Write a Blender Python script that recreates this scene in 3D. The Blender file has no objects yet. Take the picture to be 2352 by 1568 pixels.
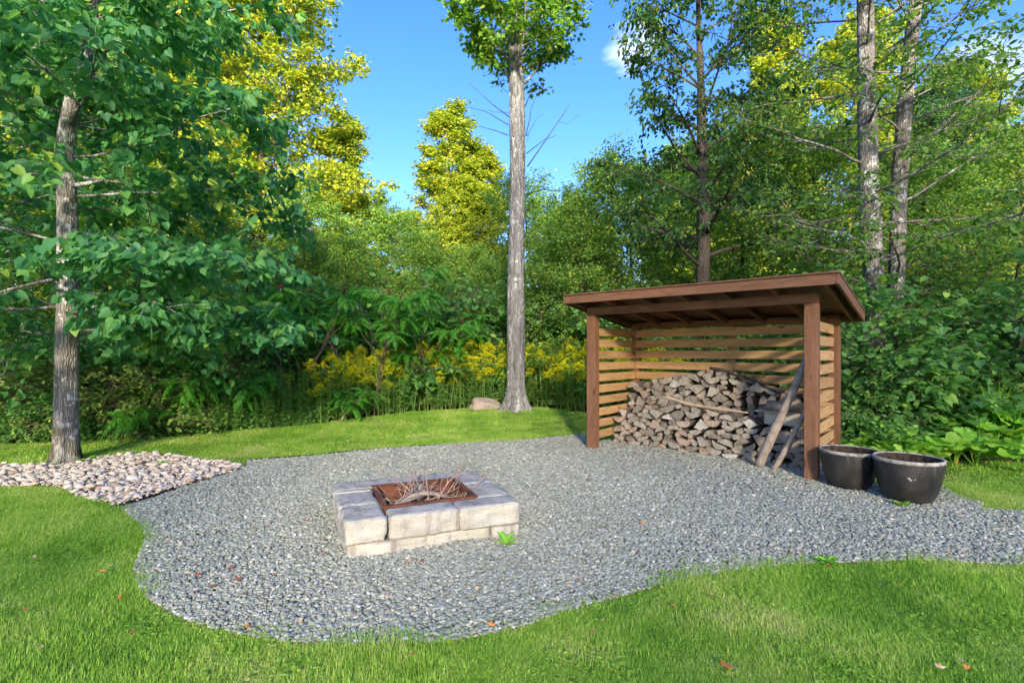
import bpy, bmesh, math, random
import numpy as np
from mathutils import Vector, Matrix, Euler, noise as mnoise

scene = bpy.context.scene
C = scene.collection
PI = math.pi
R = math.radians

# ------------------------------------------------------------------ camera, sky, sun, exposure
EYE = 1.5
cam_d = bpy.data.cameras.new('camera')
cam = bpy.data.objects.new('camera', cam_d); C.objects.link(cam)
cam.location = (0, 0, EYE); cam.rotation_euler = (R(90), 0, 0)
cam_d.sensor_width = 36; cam_d.lens = 18.0; cam_d.shift_y = 0.0093
cam_d.clip_end = 3000; cam_d.clip_start = 0.05
scene.camera = cam

SUN_AZ = math.atan2(0.06, -1.0)          # compass angle from +Y of the direction towards the sun (behind the camera)
SUN_EL = R(20.0)
world = bpy.data.worlds.new('World'); scene.world = world; world.use_nodes = True
wn = world.node_tree.nodes; wl = world.node_tree.links
wn.clear()
sky = wn.new('ShaderNodeTexSky'); sky.sky_type = 'NISHITA'; sky.sun_disc = False
sky.sun_elevation = SUN_EL; sky.sun_rotation = SUN_AZ
sky.air_density = 1.0; sky.dust_density = 1.0; sky.ozone_density = 2.0; sky.altitude = 300
bg = wn.new('ShaderNodeBackground'); bg.inputs['Strength'].default_value = 0.10
wo = wn.new('ShaderNodeOutputWorld')
tc = wn.new('ShaderNodeTexCoord')
hsv = wn.new('ShaderNodeHueSaturation'); hsv.inputs['Saturation'].default_value = 1.3
wl.new(sky.outputs[0], hsv.inputs['Color'])
# thin fair-weather wisps, the same all round the sky
mp = wn.new('ShaderNodeMapping'); mp.inputs['Scale'].default_value = (2.2, 2.2, 6.0); mp.inputs['Rotation'].default_value = (0.25, 0.2, 0.0); mp.inputs['Location'].default_value = (0.35, 0.1, 0.2)
wl.new(tc.outputs['Generated'], mp.inputs['Vector'])
cn = wn.new('ShaderNodeTexNoise'); cn.inputs['Scale'].default_value = 1.6; cn.inputs['Detail'].default_value = 6; cn.inputs['Roughness'].default_value = 0.55
wl.new(mp.outputs[0], cn.inputs['Vector'])
cr = wn.new('ShaderNodeValToRGB'); cr.color_ramp.elements[0].position = 0.70; cr.color_ramp.elements[1].position = 0.90
wl.new(cn.outputs['Fac'], cr.inputs['Fac'])
cm = wn.new('ShaderNodeMix'); cm.data_type = 'RGBA'
tn = wn.new('ShaderNodeMix'); tn.data_type = 'RGBA'; tn.blend_type = 'MULTIPLY'; tn.inputs[0].default_value = 1.0; tn.inputs[7].default_value = (.82, .77, 1.06, 1)
wl.new(hsv.outputs[0], tn.inputs[6])
def small_cloud(d, width, prev):
    "one fair-weather cloud in the direction d"
    d = Vector(d).normalized()
    sc_ = wn.new('ShaderNodeVectorMath'); sc_.operation = 'DISTANCE'; wl.new(tc.outputs['Generated'], sc_.inputs[0]); sc_.inputs[1].default_value = d
    fall = wn.new('ShaderNodeMapRange'); wl.new(sc_.outputs['Value'], fall.inputs['Value']); fall.inputs['From Min'].default_value = width; fall.inputs['From Max'].default_value = 0.0
    nz = wn.new('ShaderNodeTexNoise'); nz.inputs['Scale'].default_value = 9.0; nz.inputs['Detail'].default_value = 7; nz.inputs['Roughness'].default_value = .6; wl.new(mp.outputs[0], nz.inputs['Vector'])
    ad = wn.new('ShaderNodeMath'); ad.operation = 'ADD'; wl.new(fall.outputs[0], ad.inputs[0]); wl.new(nz.outputs['Fac'], ad.inputs[1])
    rp = wn.new('ShaderNodeMapRange'); wl.new(ad.outputs[0], rp.inputs['Value']); rp.inputs['From Min'].default_value = .80; rp.inputs['From Max'].default_value = 2.1
    mx_ = wn.new('ShaderNodeMath'); mx_.operation = 'MAXIMUM'; wl.new(rp.outputs[0], mx_.inputs[0]); wl.new(prev, mx_.inputs[1]); return mx_.outputs[0]
cloud_f = small_cloud((.225, 1, .585), .06, cr.outputs[0]); cloud_f = small_cloud((.262, 1, .615), .05, cloud_f); cloud_f = small_cloud((.93, 1, .55), .075, cloud_f)
wl.new(cloud_f, cm.inputs[0]); wl.new(tn.outputs[2], cm.inputs[6]); cm.inputs[7].default_value = (5.2, 5.3, 5.6, 1)
wl.new(cm.outputs[2], bg.inputs['Color']); wl.new(bg.outputs[0], wo.inputs['Surface'])

sun_d = bpy.data.lights.new('sun', 'SUN'); sun_d.energy = 4.5; sun_d.angle = R(5.0); sun_d.color = (1.0, 0.88, 0.66)
sun = bpy.data.objects.new('sun', sun_d); C.objects.link(sun)
to_sun = Vector((math.sin(SUN_AZ) * math.cos(SUN_EL), math.cos(SUN_AZ) * math.cos(SUN_EL), math.sin(SUN_EL)))
sun.rotation_euler = to_sun.to_track_quat('Z', 'Y').to_euler(); sun.location = to_sun * 60

vs = scene.view_settings
vs.view_transform = 'Standard'; vs.look = 'None'; vs.exposure = 2.18; vs.gamma = 1.0; vs.use_curve_mapping = False
scene.cycles.use_denoising = True
scene.cycles.max_bounces = 7; scene.cycles.diffuse_bounces = 5; scene.cycles.transmission_bounces = 6
scene.cycles.caustics_reflective = False; scene.cycles.caustics_refractive = False

# ------------------------------------------------------------------ helpers
K = 1176.0
def G(px, py, z=0.0):
    "ground spot (x, y) for a spot measured in the photograph (2352 px wide, horizon at 806), for a surface at height z"
    d = K * (EYE - z) / (py - 806.0)
    return ((px - K) / K * d, d)

def hill(x, y):
    "lawn mound at the foot of the middle tree"
    return 0.17 * np.exp(-((np.asarray(x) - 0.2) ** 2 / 7.0 + (np.asarray(y) - 11.6) ** 2 / 2.2))

def nrm(a): return a / np.maximum(np.linalg.norm(a, axis=-1, keepdims=True), 1e-9)

def mk_mesh(name, V, faces, mats, tint=None, midx=None, smooth=False):
    "faces: list of (n,k) int arrays"
    me = bpy.data.meshes.new(name)
    V = np.ascontiguousarray(V, dtype=np.float32)
    faces = [np.asarray(f, dtype=np.int32) for f in faces if len(f)]
    me.vertices.add(len(V)); me.vertices.foreach_set('co', V.ravel())
    loops = np.concatenate([f.ravel() for f in faces])
    tot = np.concatenate([np.full(len(f), f.shape[1], dtype=np.int32) for f in faces])
    start = np.concatenate([[0], np.cumsum(tot)[:-1]]).astype(np.int32)
    me.loops.add(len(loops)); me.loops.foreach_set('vertex_index', loops)
    me.polygons.add(len(tot)); me.polygons.foreach_set('loop_start', start)
    if midx is not None: me.polygons.foreach_set('material_index', np.ascontiguousarray(midx, dtype=np.int32))
    me.polygons.foreach_set('use_smooth', np.full(len(tot), smooth, dtype=bool))
    for m in (mats if isinstance(mats, (list, tuple)) else [mats]): me.materials.append(m)
    if tint is not None:
        a = me.attributes.new('tint', 'FLOAT', 'POINT'); a.data.foreach_set('value', np.ascontiguousarray(tint, dtype=np.float32))
    me.update(calc_edges=True); me.validate()
    return me

def add(name, me, parent=None, loc=None, rot=None, scale=None):
    o = bpy.data.objects.new(name, me); C.objects.link(o)
    if parent is not None: o.parent = parent
    if loc is not None: o.location = loc
    if rot is not None: o.rotation_euler = rot
    if scale is not None: o.scale = scale if hasattr(scale, '__len__') else (scale,) * 3
    return o

def tag(o, label=None, cat=None, group=None, kind=None):
    if label: o['label'] = label
    if cat: o['category'] = cat
    if group: o['group'] = group
    if kind: o['kind'] = kind
    return o

def empty(name, loc=(0, 0, 0), rz=0.0):
    o = bpy.data.objects.new(name, None); C.objects.link(o); o.location = loc; o.rotation_euler = (0, 0, rz)
    o.empty_display_size = 0.1
    return o

def copy_tree(o, parent=None):
    c = o.copy(); C.objects.link(c); c.parent = parent
    for ch in list(o.children): copy_tree(ch, c)
    return c

class Geo:
    "collects tubes and polygons"
    def __init__(s): s.V = []; s.F = {}; s.n = 0
    def put(s, V, F):
        V = np.asarray(V, dtype=np.float32); F = np.asarray(F, dtype=np.int32)
        s.V.append(V); s.F.setdefault(F.shape[1], []).append(F + s.n); s.n += len(V)
    def tube(s, P, r, sides=6, cap=True):
        P = np.asarray(P, dtype=float); n = len(P); r = np.broadcast_to(np.asarray(r, dtype=float), (n,))
        T = np.gradient(P, axis=0); T = nrm(T)
        ref = np.array([0.31, 0.17, 0.93]) if abs(T[0][2]) < 0.8 else np.array([0.93, 0.2, 0.1])
        A = nrm(np.cross(T, ref)); B = np.cross(T, A)
        th = np.linspace(0, 2 * PI, sides, endpoint=False)
        V = P[:, None, :] + r[:, None, None] * (np.cos(th)[None, :, None] * A[:, None, :] + np.sin(th)[None, :, None] * B[:, None, :])
        i = np.arange(n - 1)[:, None] * sides; j = np.arange(sides)[None, :]; j2 = (j + 1) % sides
        F = np.stack([i + j, i + j2, i + sides + j2, i + sides + j], -1).reshape(-1, 4)
        base = s.n
        s.put(V.reshape(-1, 3), F)
        if cap and sides > 3:
            s.F.setdefault(sides, []).append(np.array([np.arange(sides) + base + (n - 1) * sides], dtype=np.int32))
            s.F.setdefault(sides, []).append(np.array([np.arange(sides)[::-1] + base], dtype=np.int32))
    def mesh(s, name, mats, smooth=True, tint=None):
        return mk_mesh(name, np.concatenate(s.V), [np.concatenate(f) for f in s.F.values()], mats, smooth=smooth, tint=tint)

# ------------------------------------------------------------------ materials
class MT:
    def __init__(s, name):
        s.m = bpy.data.materials.new(name); s.m.use_nodes = True
        s.nt = s.m.node_tree; s.nt.nodes.clear(); s.out = s.nt.nodes.new('ShaderNodeOutputMaterial')
    def n(s, t, **kw):
        x = s.nt.nodes.new(t)
        for k, v in kw.items():
            if k in x.inputs: s.set(x.inputs[k], v)
            else: setattr(x, k, v)
        return x
    def set(s, sock, v):
        if isinstance(v, bpy.types.NodeSocket): s.nt.links.new(v, sock)
        else: sock.default_value = v
    def ramp(s, fac, stops, interp='LINEAR'):
        x = s.nt.nodes.new('ShaderNodeValToRGB'); cr = x.color_ramp; cr.interpolation = interp
        while len(cr.elements) < len(stops): cr.elements.new(0.5)
        for e, (p, c) in zip(cr.elements, stops):
            e.position = p; e.color = (c[0], c[1], c[2], 1) if hasattr(c, '__len__') else (c, c, c, 1)
        s.nt.links.new(fac, x.inputs[0]); return x.outputs[0]
    def mix(s, f, a, b, mode='MIX'):
        x = s.nt.nodes.new('ShaderNodeMix'); x.data_type = 'RGBA'; x.blend_type = mode
        for k, v in ((0, f), (6, a), (7, b)):
            if isinstance(v, tuple) and len(v) == 3: v = (*v, 1)
            s.set(x.inputs[k], v)
        return x.outputs[2]
    def math(s, op, a, b=0.0):
        x = s.nt.nodes.new('ShaderNodeMath'); x.operation = op; s.set(x.inputs[0], a); s.set(x.inputs[1], b); return x.outputs[0]
    def coord(s, which='Object', scale=(1, 1, 1), rnd=False):
        t = s.n('ShaderNodeTexCoord'); v = t.outputs[which]
        if rnd:
            oi = s.n('ShaderNodeObjectInfo'); add_ = s.n('ShaderNodeVectorMath', operation='ADD')
            mul = s.math('MULTIPLY', oi.outputs['Random'], 37.0)
            s.nt.links.new(v, add_.inputs[0]); s.nt.links.new(mul, add_.inputs[1]); v = add_.outputs[0]
        m = s.n('ShaderNodeMapping'); m.inputs['Scale'].default_value = scale; s.nt.links.new(v, m.inputs[0]); return m.outputs[0]
    def noise(s, vec, scale=5, detail=4, rough=0.55, dist=0.0):
        x = s.n('ShaderNodeTexNoise', Scale=scale, Detail=detail, Roughness=rough, Distortion=dist)
        if vec is not None: s.nt.links.new(vec, x.inputs['Vector'])
        return x.outputs['Fac']
    def voro(s, vec, scale=5, feature='F1', out='Distance', rand=1.0):
        x = s.n('ShaderNodeTexVoronoi', feature=feature); x.inputs['Scale'].default_value = scale; x.inputs['Randomness'].default_value = rand
        if vec is not None: s.nt.links.new(vec, x.inputs['Vector'])
        return x.outputs[out]
    def bump(s, h, strength=0.3, dist=0.02, normal=None):
        x = s.n('ShaderNodeBump', Strength=strength, Distance=dist); s.nt.links.new(h, x.inputs['Height'])
        if normal is not None: s.nt.links.new(normal, x.inputs['Normal'])
        return x.outputs[0]
    def bsdf(s, color, rough=0.7, normal=None, spec=0.3, metal=0.0):
        x = s.n('ShaderNodeBsdfPrincipled')
        s.set(x.inputs['Base Color'], (*color, 1) if isinstance(color, tuple) and len(color) == 3 else color)
        s.set(x.inputs['Roughness'], rough); x.inputs['Specular IOR Level'].default_value = spec; s.set(x.inputs['Metallic'], metal)
        if normal is not None: s.nt.links.new(normal, x.inputs['Normal'])
        return x.outputs[0]
    def done(s, shader): s.nt.links.new(shader, s.out.inputs['Surface']); return s.m

def leaf_mat(name, stops, trans=0.35, rough=0.45, spec=0.35, gain=(1.4, 1.4, 0.8), sat=1.6):
    t = MT(name)
    a = t.n('ShaderNodeAttribute'); a.attribute_name = 'tint'
    n = t.noise(t.coord('Object'), 0.6, 2)
    f = t.math('ADD', a.outputs['Fac'], t.math('MULTIPLY', t.math('SUBTRACT', n, 0.5), 0.5))
    col = t.ramp(f, [(p, tuple(min(.8, x * sat) for x in c)) for p, c in stops])
    b = t.bsdf(col, rough, spec=spec)
    tr = t.n('ShaderNodeBsdfTranslucent'); t.set(tr.inputs['Color'], t.mix(1.0, col, gain, 'MULTIPLY'))
    mx = t.n('ShaderNodeMixShader'); mx.inputs[0].default_value = trans
    t.nt.links.new(b, mx.inputs[1]); t.nt.links.new(tr.outputs[0], mx.inputs[2])
    return t.done(mx.outputs[0])

M = {}
M['linden'] = leaf_mat('linden_leaf', [(0, (.028, .095, .04)), (.45, (.047, .145, .052)), (.8, (.085, .205, .055)), (1, (.2, .27, .05))], trans=.44, sat=2.25)
M['gold'] = leaf_mat('sunny_maple_leaf', [(0, (.08, .145, .015)), (.5, (.19, .235, .016)), (.85, (.31, .30, .02)), (1, (.38, .29, .03))], trans=.5)  # yellowing leaves, with the gold of the low sun put into the colour
M['maple'] = leaf_mat('maple_leaf', [(0, (.035, .10, .016)), (.5, (.08, .165, .02)), (.85, (.14, .22, .025)), (1, (.25, .25, .03))], trans=.5, sat=1.8)
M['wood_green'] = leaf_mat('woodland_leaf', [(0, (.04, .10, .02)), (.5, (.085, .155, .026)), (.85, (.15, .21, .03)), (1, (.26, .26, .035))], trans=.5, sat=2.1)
M['cherry'] = leaf_mat('cherry_leaf', [(0, (.02, .062, .022)), (.5, (.035, .095, .025)), (.85, (.07, .135, .03)), (1, (.2, .2, .03))], trans=.4)
M['shrub'] = leaf_mat('shrub_leaf', [(0, (.03, .085, .03)), (.5, (.065, .15, .042)), (.85, (.115, .21, .05)), (1, (.2, .3, .06))], trans=.48, sat=2.3)
M['pale_shrub'] = leaf_mat('pale_shrub_leaf', [(0, (.07, .13, .03)), (.5, (.12, .18, .045)), (1, (.22, .25, .07))], sat=1.9)
M['sumac'] = leaf_mat('sumac_leaf', [(0, (.035, .14, .02)), (.5, (.065, .21, .025)), (.9, (.12, .27, .03)), (1, (.4, .33, .02))], trans=.48, sat=1.75)
M['goldenrod'] = leaf_mat('goldenrod_leaf', [(0, (.035, .08, .02)), (.6, (.06, .125, .028)), (1, (.13, .17, .04))], trans=.48, sat=3.0)
M['plume'] = leaf_mat('goldenrod_flower', [(0, (.56, .52, .008)), (.5, (.7, .67, .01)), (1, (.78, .76, .03))], trans=.45, gain=(1.2, 1.2, .8), sat=1.1)
M['conifer'] = leaf_mat('conifer_needle', [(0, (.012, .045, .02)), (.6, (.022, .07, .026)), (1, (.05, .11, .03))], trans=.15)
M['bigleaf'] = leaf_mat('broad_plant_leaf', [(0, (.12, .3, .03)), (.5, (.22, .45, .05)), (1, (.36, .56, .09))], trans=.35, rough=.5, sat=1.15)
M['blade'] = leaf_mat('iris_blade', [(0, (.09, .26, .03)), (.6, (.18, .4, .04)), (1, (.32, .5, .07))], trans=.35, sat=1.15)
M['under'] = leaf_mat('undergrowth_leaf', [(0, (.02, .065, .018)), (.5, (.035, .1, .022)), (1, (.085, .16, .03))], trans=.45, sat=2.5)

def grass_mat(name, dry):
    t = MT(name)
    a = t.n('ShaderNodeAttribute'); a.attribute_name = 'tint'
    geo = t.n('ShaderNodeNewGeometry')
    n1 = t.noise(geo.outputs['Position'], 1.1, 3); n2 = t.noise(geo.outputs['Position'], 4.5, 2)
    n1 = t.ramp(n1, [(.3, 0), (.72, 1)])
    f = t.math('ADD', t.math('MULTIPLY', a.outputs['Fac'], .5), t.math('ADD', t.math('MULTIPLY', n1, .42), t.math('MULTIPLY', n2, .35)))
    col = t.ramp(f, [(.25, (.13, .30, .03)), (.48, (.24, .46, .05)), (.68, (.38, .57, .085)), (.84, (.56, .61, .2)), (1, (.68, .62, .34))])
    if dry > 0: col = t.mix(dry, col, (.3, .3, .07))
    b = t.bsdf(col, .5, spec=.25)
    tr = t.n('ShaderNodeBsdfTranslucent'); t.set(tr.inputs['Color'], t.mix(1.0, col, (1.3, 1.3, .7), 'MULTIPLY'))
    mx = t.n('ShaderNodeMixShader'); mx.inputs[0].default_value = .3
    t.nt.links.new(b, mx.inputs[1]); t.nt.links.new(tr.outputs[0], mx.inputs[2])
    return t.done(mx.outputs[0])
M['grass'] = grass_mat('grass_blade', 0.0)

def bark(name, dark, light, lichen, amount, scale=1.0, moss=0.0, plates=True):
    t = MT(name)
    v = t.coord('Object', (14 * scale, 14 * scale, 2.6 * scale))
    n1 = t.noise(v, 1.0, 8, .65, .6)
    v2 = t.coord('Object', (38 * scale, 38 * scale, 7 * scale))
    vo = t.voro(v2, 1.0, 'DISTANCE_TO_EDGE')
    col = t.ramp(n1, [(.33, dark), (.5, tuple((a + b) / 2 for a, b in zip(dark, light))), (.66, light)])
    crack = t.ramp(vo, [(0, .5), (.15, 1)])
    if plates: col = t.mix(1.0, col, crack, 'MULTIPLY')
    l = t.noise(t.coord('Object', (9, 9, 6.5)), 1.0, 7, .62, .3)
    l2 = t.noise(t.coord('Object', (1.2, 1.2, .8)), 1.0, 2)
    lf = t.ramp(t.math('ADD', l, t.math('MULTIPLY', t.math('SUBTRACT', l2, .5), .5)), [(.62 - amount, 0), (.66 - amount, 1)])
    col = t.mix(lf, col, lichen)
    if moss:
        sx = t.n('ShaderNodeSeparateXYZ'); t.nt.links.new(t.coord('Object'), sx.inputs[0])
        mz = t.ramp(t.math('ADD', t.math('MULTIPLY', sx.outputs[2], .9), t.math('MULTIPLY', t.noise(t.coord('Object', (4, 4, 3)), 1, 4), 1.0)), [(.55, moss), (1.0, 0)])
        col = t.mix(mz, col, (.075, .06, .02))
    h = t.math('ADD', t.math('MULTIPLY', n1, .7), t.math('MULTIPLY', t.math('MINIMUM', vo, .25), 2.0))
    return t.done(t.bsdf(col, .88, t.bump(h, .9, .025), spec=.15))
M['bark_linden'] = bark('linden_bark', (.23, .205, .19), (.50, .46, .435), (.68, .66, .66), .08, 1.0, .85)
M['bark_grey'] = bark('maple_bark', (.12, .115, .115), (.42, .405, .40), (.56, .55, .54), .0, .8)
M['bark_lichen'] = bark('lichened_bark', (.16, .14, .135), (.36, .33, .32), (.55, .555, .57), .045, 1.0)
M['bark_dark'] = bark('dark_bark', (.055, .045, .04), (.15, .125, .11), (.3, .29, .27), -.06, 1.0)
M['twig'] = bark('twig_bark', (.14, .1, .08), (.3, .23, .19), (.42, .36, .32), .02, 3.0, plates=False)

def wood(name, c1, c2, knot=(.06, .03, .015)):
    t = MT(name)
    v = t.coord('Object', (1.2, 9, 9), rnd=True)
    g = t.noise(v, 2.2, 8, .6, 1.2)
    fine = t.noise(t.coord('Object', (2.5, 70, 70), rnd=True), 1.0, 3)
    oi = t.n('ShaderNodeObjectInfo')
    col = t.ramp(g, [(.3, c1), (.7, c2)])
    col = t.mix(.45, col, t.ramp(fine, [(.3, .55), (.7, 1.15)]), 'MULTIPLY')
    var = t.ramp(oi.outputs['Random'], [(0, .78), (1, 1.12)])
    col = t.mix(1.0, col, var, 'MULTIPLY')
    kn = t.voro(t.coord('Object', (1.5, 4.6, 4.6), rnd=True), 1.0)
    col = t.mix(t.ramp(kn, [(.055, .85), (.115, 0)]), col, knot)
    stain = t.noise(t.coord('Object', (3, 5, 5), rnd=True), 1.3, 3)
    col = t.mix(t.ramp(stain, [(.58, 0), (.75, .35)]), col, tuple(x * .5 for x in c1))
    h = t.math('ADD', t.math('MULTIPLY', fine, .5), t.math('MULTIPLY', g, .6))
    return t.done(t.bsdf(col, .62, t.bump(h, .25, .004), spec=.3))
M['stain'] = wood('brown_stained_timber', (.17, .078, .042), (.30, .145, .082))
M['cedar'] = wood('orange_cedar_board', (.44, .25, .115), (.64, .40, .20))
M['deck'] = wood('brown_roof_deck', (.12, .06, .034), (.22, .115, .064))

def m_shingle():
    t = MT('dark_shingle'); n = t.noise(t.coord('Object'), 60, 3)
    return t.done(t.bsdf(t.ramp(n, [(.3, (.02, .018, .016)), (.7, (.06, .055, .05))]), .9, t.bump(n, .4, .004)))
M['shingle'] = m_shingle()

def m_block():
    t = MT('pale_limestone_block')
    v = t.coord('Object', (1, 1, 2.2), rnd=True)
    n = t.noise(v, 3.2, 8, .6); f = t.noise(v, 38, 5, .6)
    col = t.ramp(n, [(.25, (.34, .318, .282)), (.5, (.46, .432, .386)), (.75, (.555, .527, .478))])
    # weather streaks running down the faces
    s = t.noise(t.coord('Object', (9, 9, .9), rnd=True), 1.0, 4, .6, .4)
    col = t.mix(t.ramp(s, [(.50, 0), (.66, .75)]), col, (.19, .165, .135))
    b = t.noise(t.coord('Object', (1.7, 1.7, 1.7), rnd=True), 1.0, 2)
    col = t.mix(t.ramp(b, [(.5, 0), (.75, .3)]), col, (.62, .54, .48))
    col = t.mix(.35, col, t.ramp(f, [(.3, .6), (.65, 1.1)]), 'MULTIPLY')
    h = t.math('ADD', t.math('MULTIPLY', n, .8), t.math('MULTIPLY', f, .5))
    return t.done(t.bsdf(col, .9, t.bump(h, .9, .02), spec=.15))
M['block'] = m_block()

def m_rust():
    t = MT('rusty_steel'); v = t.coord('Object')
    n = t.noise(v, 7, 7, .65); f = t.noise(v, 60, 4)
    col = t.ramp(n, [(.25, (.045, .03, .028)), (.42, (.12, .05, .035)), (.58, (.21, .075, .04)), (.75, (.3, .12, .05))])
    col = t.mix(.4, col, t.ramp(f, [(.3, .5), (.7, 1.2)]), 'MULTIPLY')
    return t.done(t.bsdf(col, .75, t.bump(f, .3, .003), spec=.3, metal=.1))
M['rust'] = m_rust()

def m_pot(name):
    t = MT(name); v = t.coord('Object', rnd=True)
    vo = t.voro(v, 70, 'F1'); n = t.noise(v, 3.5, 6, .6)
    col = t.ramp(n, [(.3, (.014, .014, .015)), (.55, (.028, .027, .027)), (.75, (.06, .05, .042))])
    sx = t.n('ShaderNodeSeparateXYZ'); t.nt.links.new(t.coord('Object'), sx.inputs[0])
    st = t.noise(t.coord('Object', (13, 13, 1.2), rnd=True), 1.0, 5, .65)
    up = t.ramp(sx.outputs[2], [(.22, 0), (.42, 1)])
    col = t.mix(t.math('MULTIPLY', up, t.ramp(st, [(.55, 0), (.75, .55)])), col, (.34, .31, .28))
    ch = t.noise(v, 6.5, 5, .6, .2)
    col = t.mix(t.ramp(ch, [(.70, 0), (.715, 1)]), col, (.5, .46, .4))
    col = t.mix(t.ramp(t.noise(v, 2.2, 2), [(.62, 0), (.9, .5)]), col, (.13, .12, .11))
    return t.done(t.bsdf(col, t.ramp(n, [(.3, .32), (.7, .5)]), t.bump(vo, .5, .006), spec=.5))
M['pot'] = m_pot('dark_glaze')
def m_rim():
    t = MT('worn_rim'); n = t.noise(t.coord('Object', rnd=True), 14, 6, .65)
    return t.done(t.bsdf(t.ramp(n, [(.35, (.12, .11, .1)), (.5, (.34, .31, .28)), (.7, (.5, .47, .43))]), .75, t.bump(n, .3, .004)))
M['rim'] = m_rim()
def m_soil():
    t = MT('dark_soil'); n = t.noise(t.coord('Object'), 18, 6)
    return t.done(t.bsdf(t.ramp(n, [(.3, (.02, .015, .012)), (.7, (.07, .05, .035))]), .95, t.bump(n, .8, .03)))
M['soil'] = m_soil()

def m_logend():
    t = MT('weathered_log_end'); v = t.coord('Object', rnd=True)
    oi = t.n('ShaderNodeObjectInfo')
    base = t.ramp(oi.outputs['Random'], [(0, (.22, .195, .165)), (.3, (.34, .30, .25)), (.6, (.44, .395, .335)), (.8, (.40, .315, .25)), (.93, (.44, .32, .245)), (1, (.58, .56, .52))])
    st = t.noise(t.coord('Object', (10, 2, 26), rnd=True), 1.0, 5, .6, .8)
    col = t.mix(.7, base, t.ramp(st, [(.3, .42), (.62, 1.12)]), 'MULTIPLY')
    bl = t.noise(v, 9, 4)
    col = t.mix(t.ramp(bl, [(.52, 0), (.75, .6)]), col, (.075, .065, .058))
    return t.done(t.bsdf(col, .9, t.bump(st, .5, .006), spec=.1))
M['logend'] = m_logend()
def m_logbark():
    t = MT('log_bark'); v = t.coord('Object', (18, 4, 18), rnd=True); n = t.noise(v, 1.0, 6, .65, .5)
    return t.done(t.bsdf(t.ramp(n, [(.3, (.07, .056, .048)), (.7, (.25, .205, .175))]), .95, t.bump(n, .9, .015), spec=.1))
M['logbark'] = m_logbark()
def m_logside():
    t = MT('split_log_side'); v = t.coord('Object', (24, 2, 24), rnd=True); n = t.noise(v, 1.0, 6, .65, .5)
    return t.done(t.bsdf(t.ramp(n, [(.3, (.16, .13, .105)), (.7, (.40, .33, .27))]), .9, t.bump(n, .7, .01), spec=.1))
M['logside'] = m_logside()
def m_pole():
    t = MT('weathered_pole'); v = t.coord('Object', (3, 3, 3), rnd=True); n = t.noise(v, 4.0, 7, .6, .5)
    f = t.noise(t.coord('Object', (40, 40, 5)), 1.0, 4)
    col = t.ramp(n, [(.3, (.24, .195, .165)), (.6, (.42, .35, .30)), (.8, (.52, .41, .34))])
    return t.done(t.bsdf(t.mix(.5, col, t.ramp(f, [(.3, .6), (.7, 1.1)]), 'MULTIPLY'), .85, t.bump(f, .4, .006), spec=.15))
M['pole'] = m_pole()
def m_bare():
    t = MT('bare_branch'); n = t.noise(t.coord('Object', rnd=True), 7, 6, .6)
    return t.done(t.bsdf(t.ramp(n, [(.35, (.28, .22, .17)), (.55, (.47, .36, .26)), (.75, (.56, .40, .26))]), .8, t.bump(n, .3, .005), spec=.2))
M['bare'] = m_bare()
def m_plain(name, a, b, sc=8, rough=.85, spec=.2):
    t = MT(name); n = t.noise(t.coord('Object', rnd=True), sc, 6, .6)
    return t.done(t.bsdf(t.ramp(n, [(.3, a), (.7, b)]), rough, t.bump(n, .3, .004), spec=spec))
M['carton'] = m_plain('faded_cardboard', (.40, .35, .28), (.56, .51, .44), 5)
M['drytwig'] = m_plain('dry_twig', (.24, .17, .14), (.45, .34, .29), 12)
M['edging'] = m_plain('black_edging', (.008, .008, .009), (.03, .03, .03), 20, .6)
M['boulder'] = m_plain('tan_boulder', (.28, .22, .17), (.46, .38, .31), 6)
M['fruit'] = m_plain('sumac_fruit', (.06, .012, .012), (.14, .03, .025), 40)

def stone_mat(name, stops):
    t = MT(name); oi = t.n('ShaderNodeObjectInfo')
    n = t.noise(t.coord('Object', rnd=True), 1.4, 5)
    col = t.mix(.5, t.ramp(oi.outputs['Random'], stops), t.ramp(n, [(.3, .7), (.7, 1.15)]), 'MULTIPLY')
    return t.done(t.bsdf(col, .8, spec=.25))
M['gravel'] = stone_mat('grey_gravel_stone', [(0, (.20, .212, .18)), (.3, (.275, .29, .245)), (.65, (.35, .368, .312)), (.86, (.415, .432, .37)), (.92, (.44, .40, .33)), (.97, (.56, .54, .48)), (1, (.70, .68, .61))])
M['riverstone'] = stone_mat('white_river_stone', [(0, (.36, .29, .24)), (.08, (.42, .25, .18)), (.15, (.50, .42, .355)), (.5, (.61, .525, .45)), (.8, (.68, .60, .52)), (1, (.54, .43, .36))])

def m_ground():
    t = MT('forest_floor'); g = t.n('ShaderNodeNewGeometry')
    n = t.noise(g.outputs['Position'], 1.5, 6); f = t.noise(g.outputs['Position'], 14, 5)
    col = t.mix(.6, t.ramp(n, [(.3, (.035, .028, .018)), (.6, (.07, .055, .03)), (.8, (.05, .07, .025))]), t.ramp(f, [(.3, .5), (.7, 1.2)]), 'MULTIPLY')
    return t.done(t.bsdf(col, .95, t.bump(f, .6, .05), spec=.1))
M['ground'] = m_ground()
def m_lawn():
    t = MT('lawn_soil'); g = t.n('ShaderNodeNewGeometry')
    n = t.noise(g.outputs['Position'], 1.2, 4); f = t.noise(g.outputs['Position'], 60, 4)
    col = t.mix(.5, t.ramp(n, [(.3, (.12, .20, .03)), (.7, (.22, .29, .06))]), t.ramp(f, [(.3, .4), (.7, 1.2)]), 'MULTIPLY')
    return t.done(t.bsdf(col, .95, t.bump(f, .6, .03), spec=.1))
M['lawn'] = m_lawn()
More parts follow.
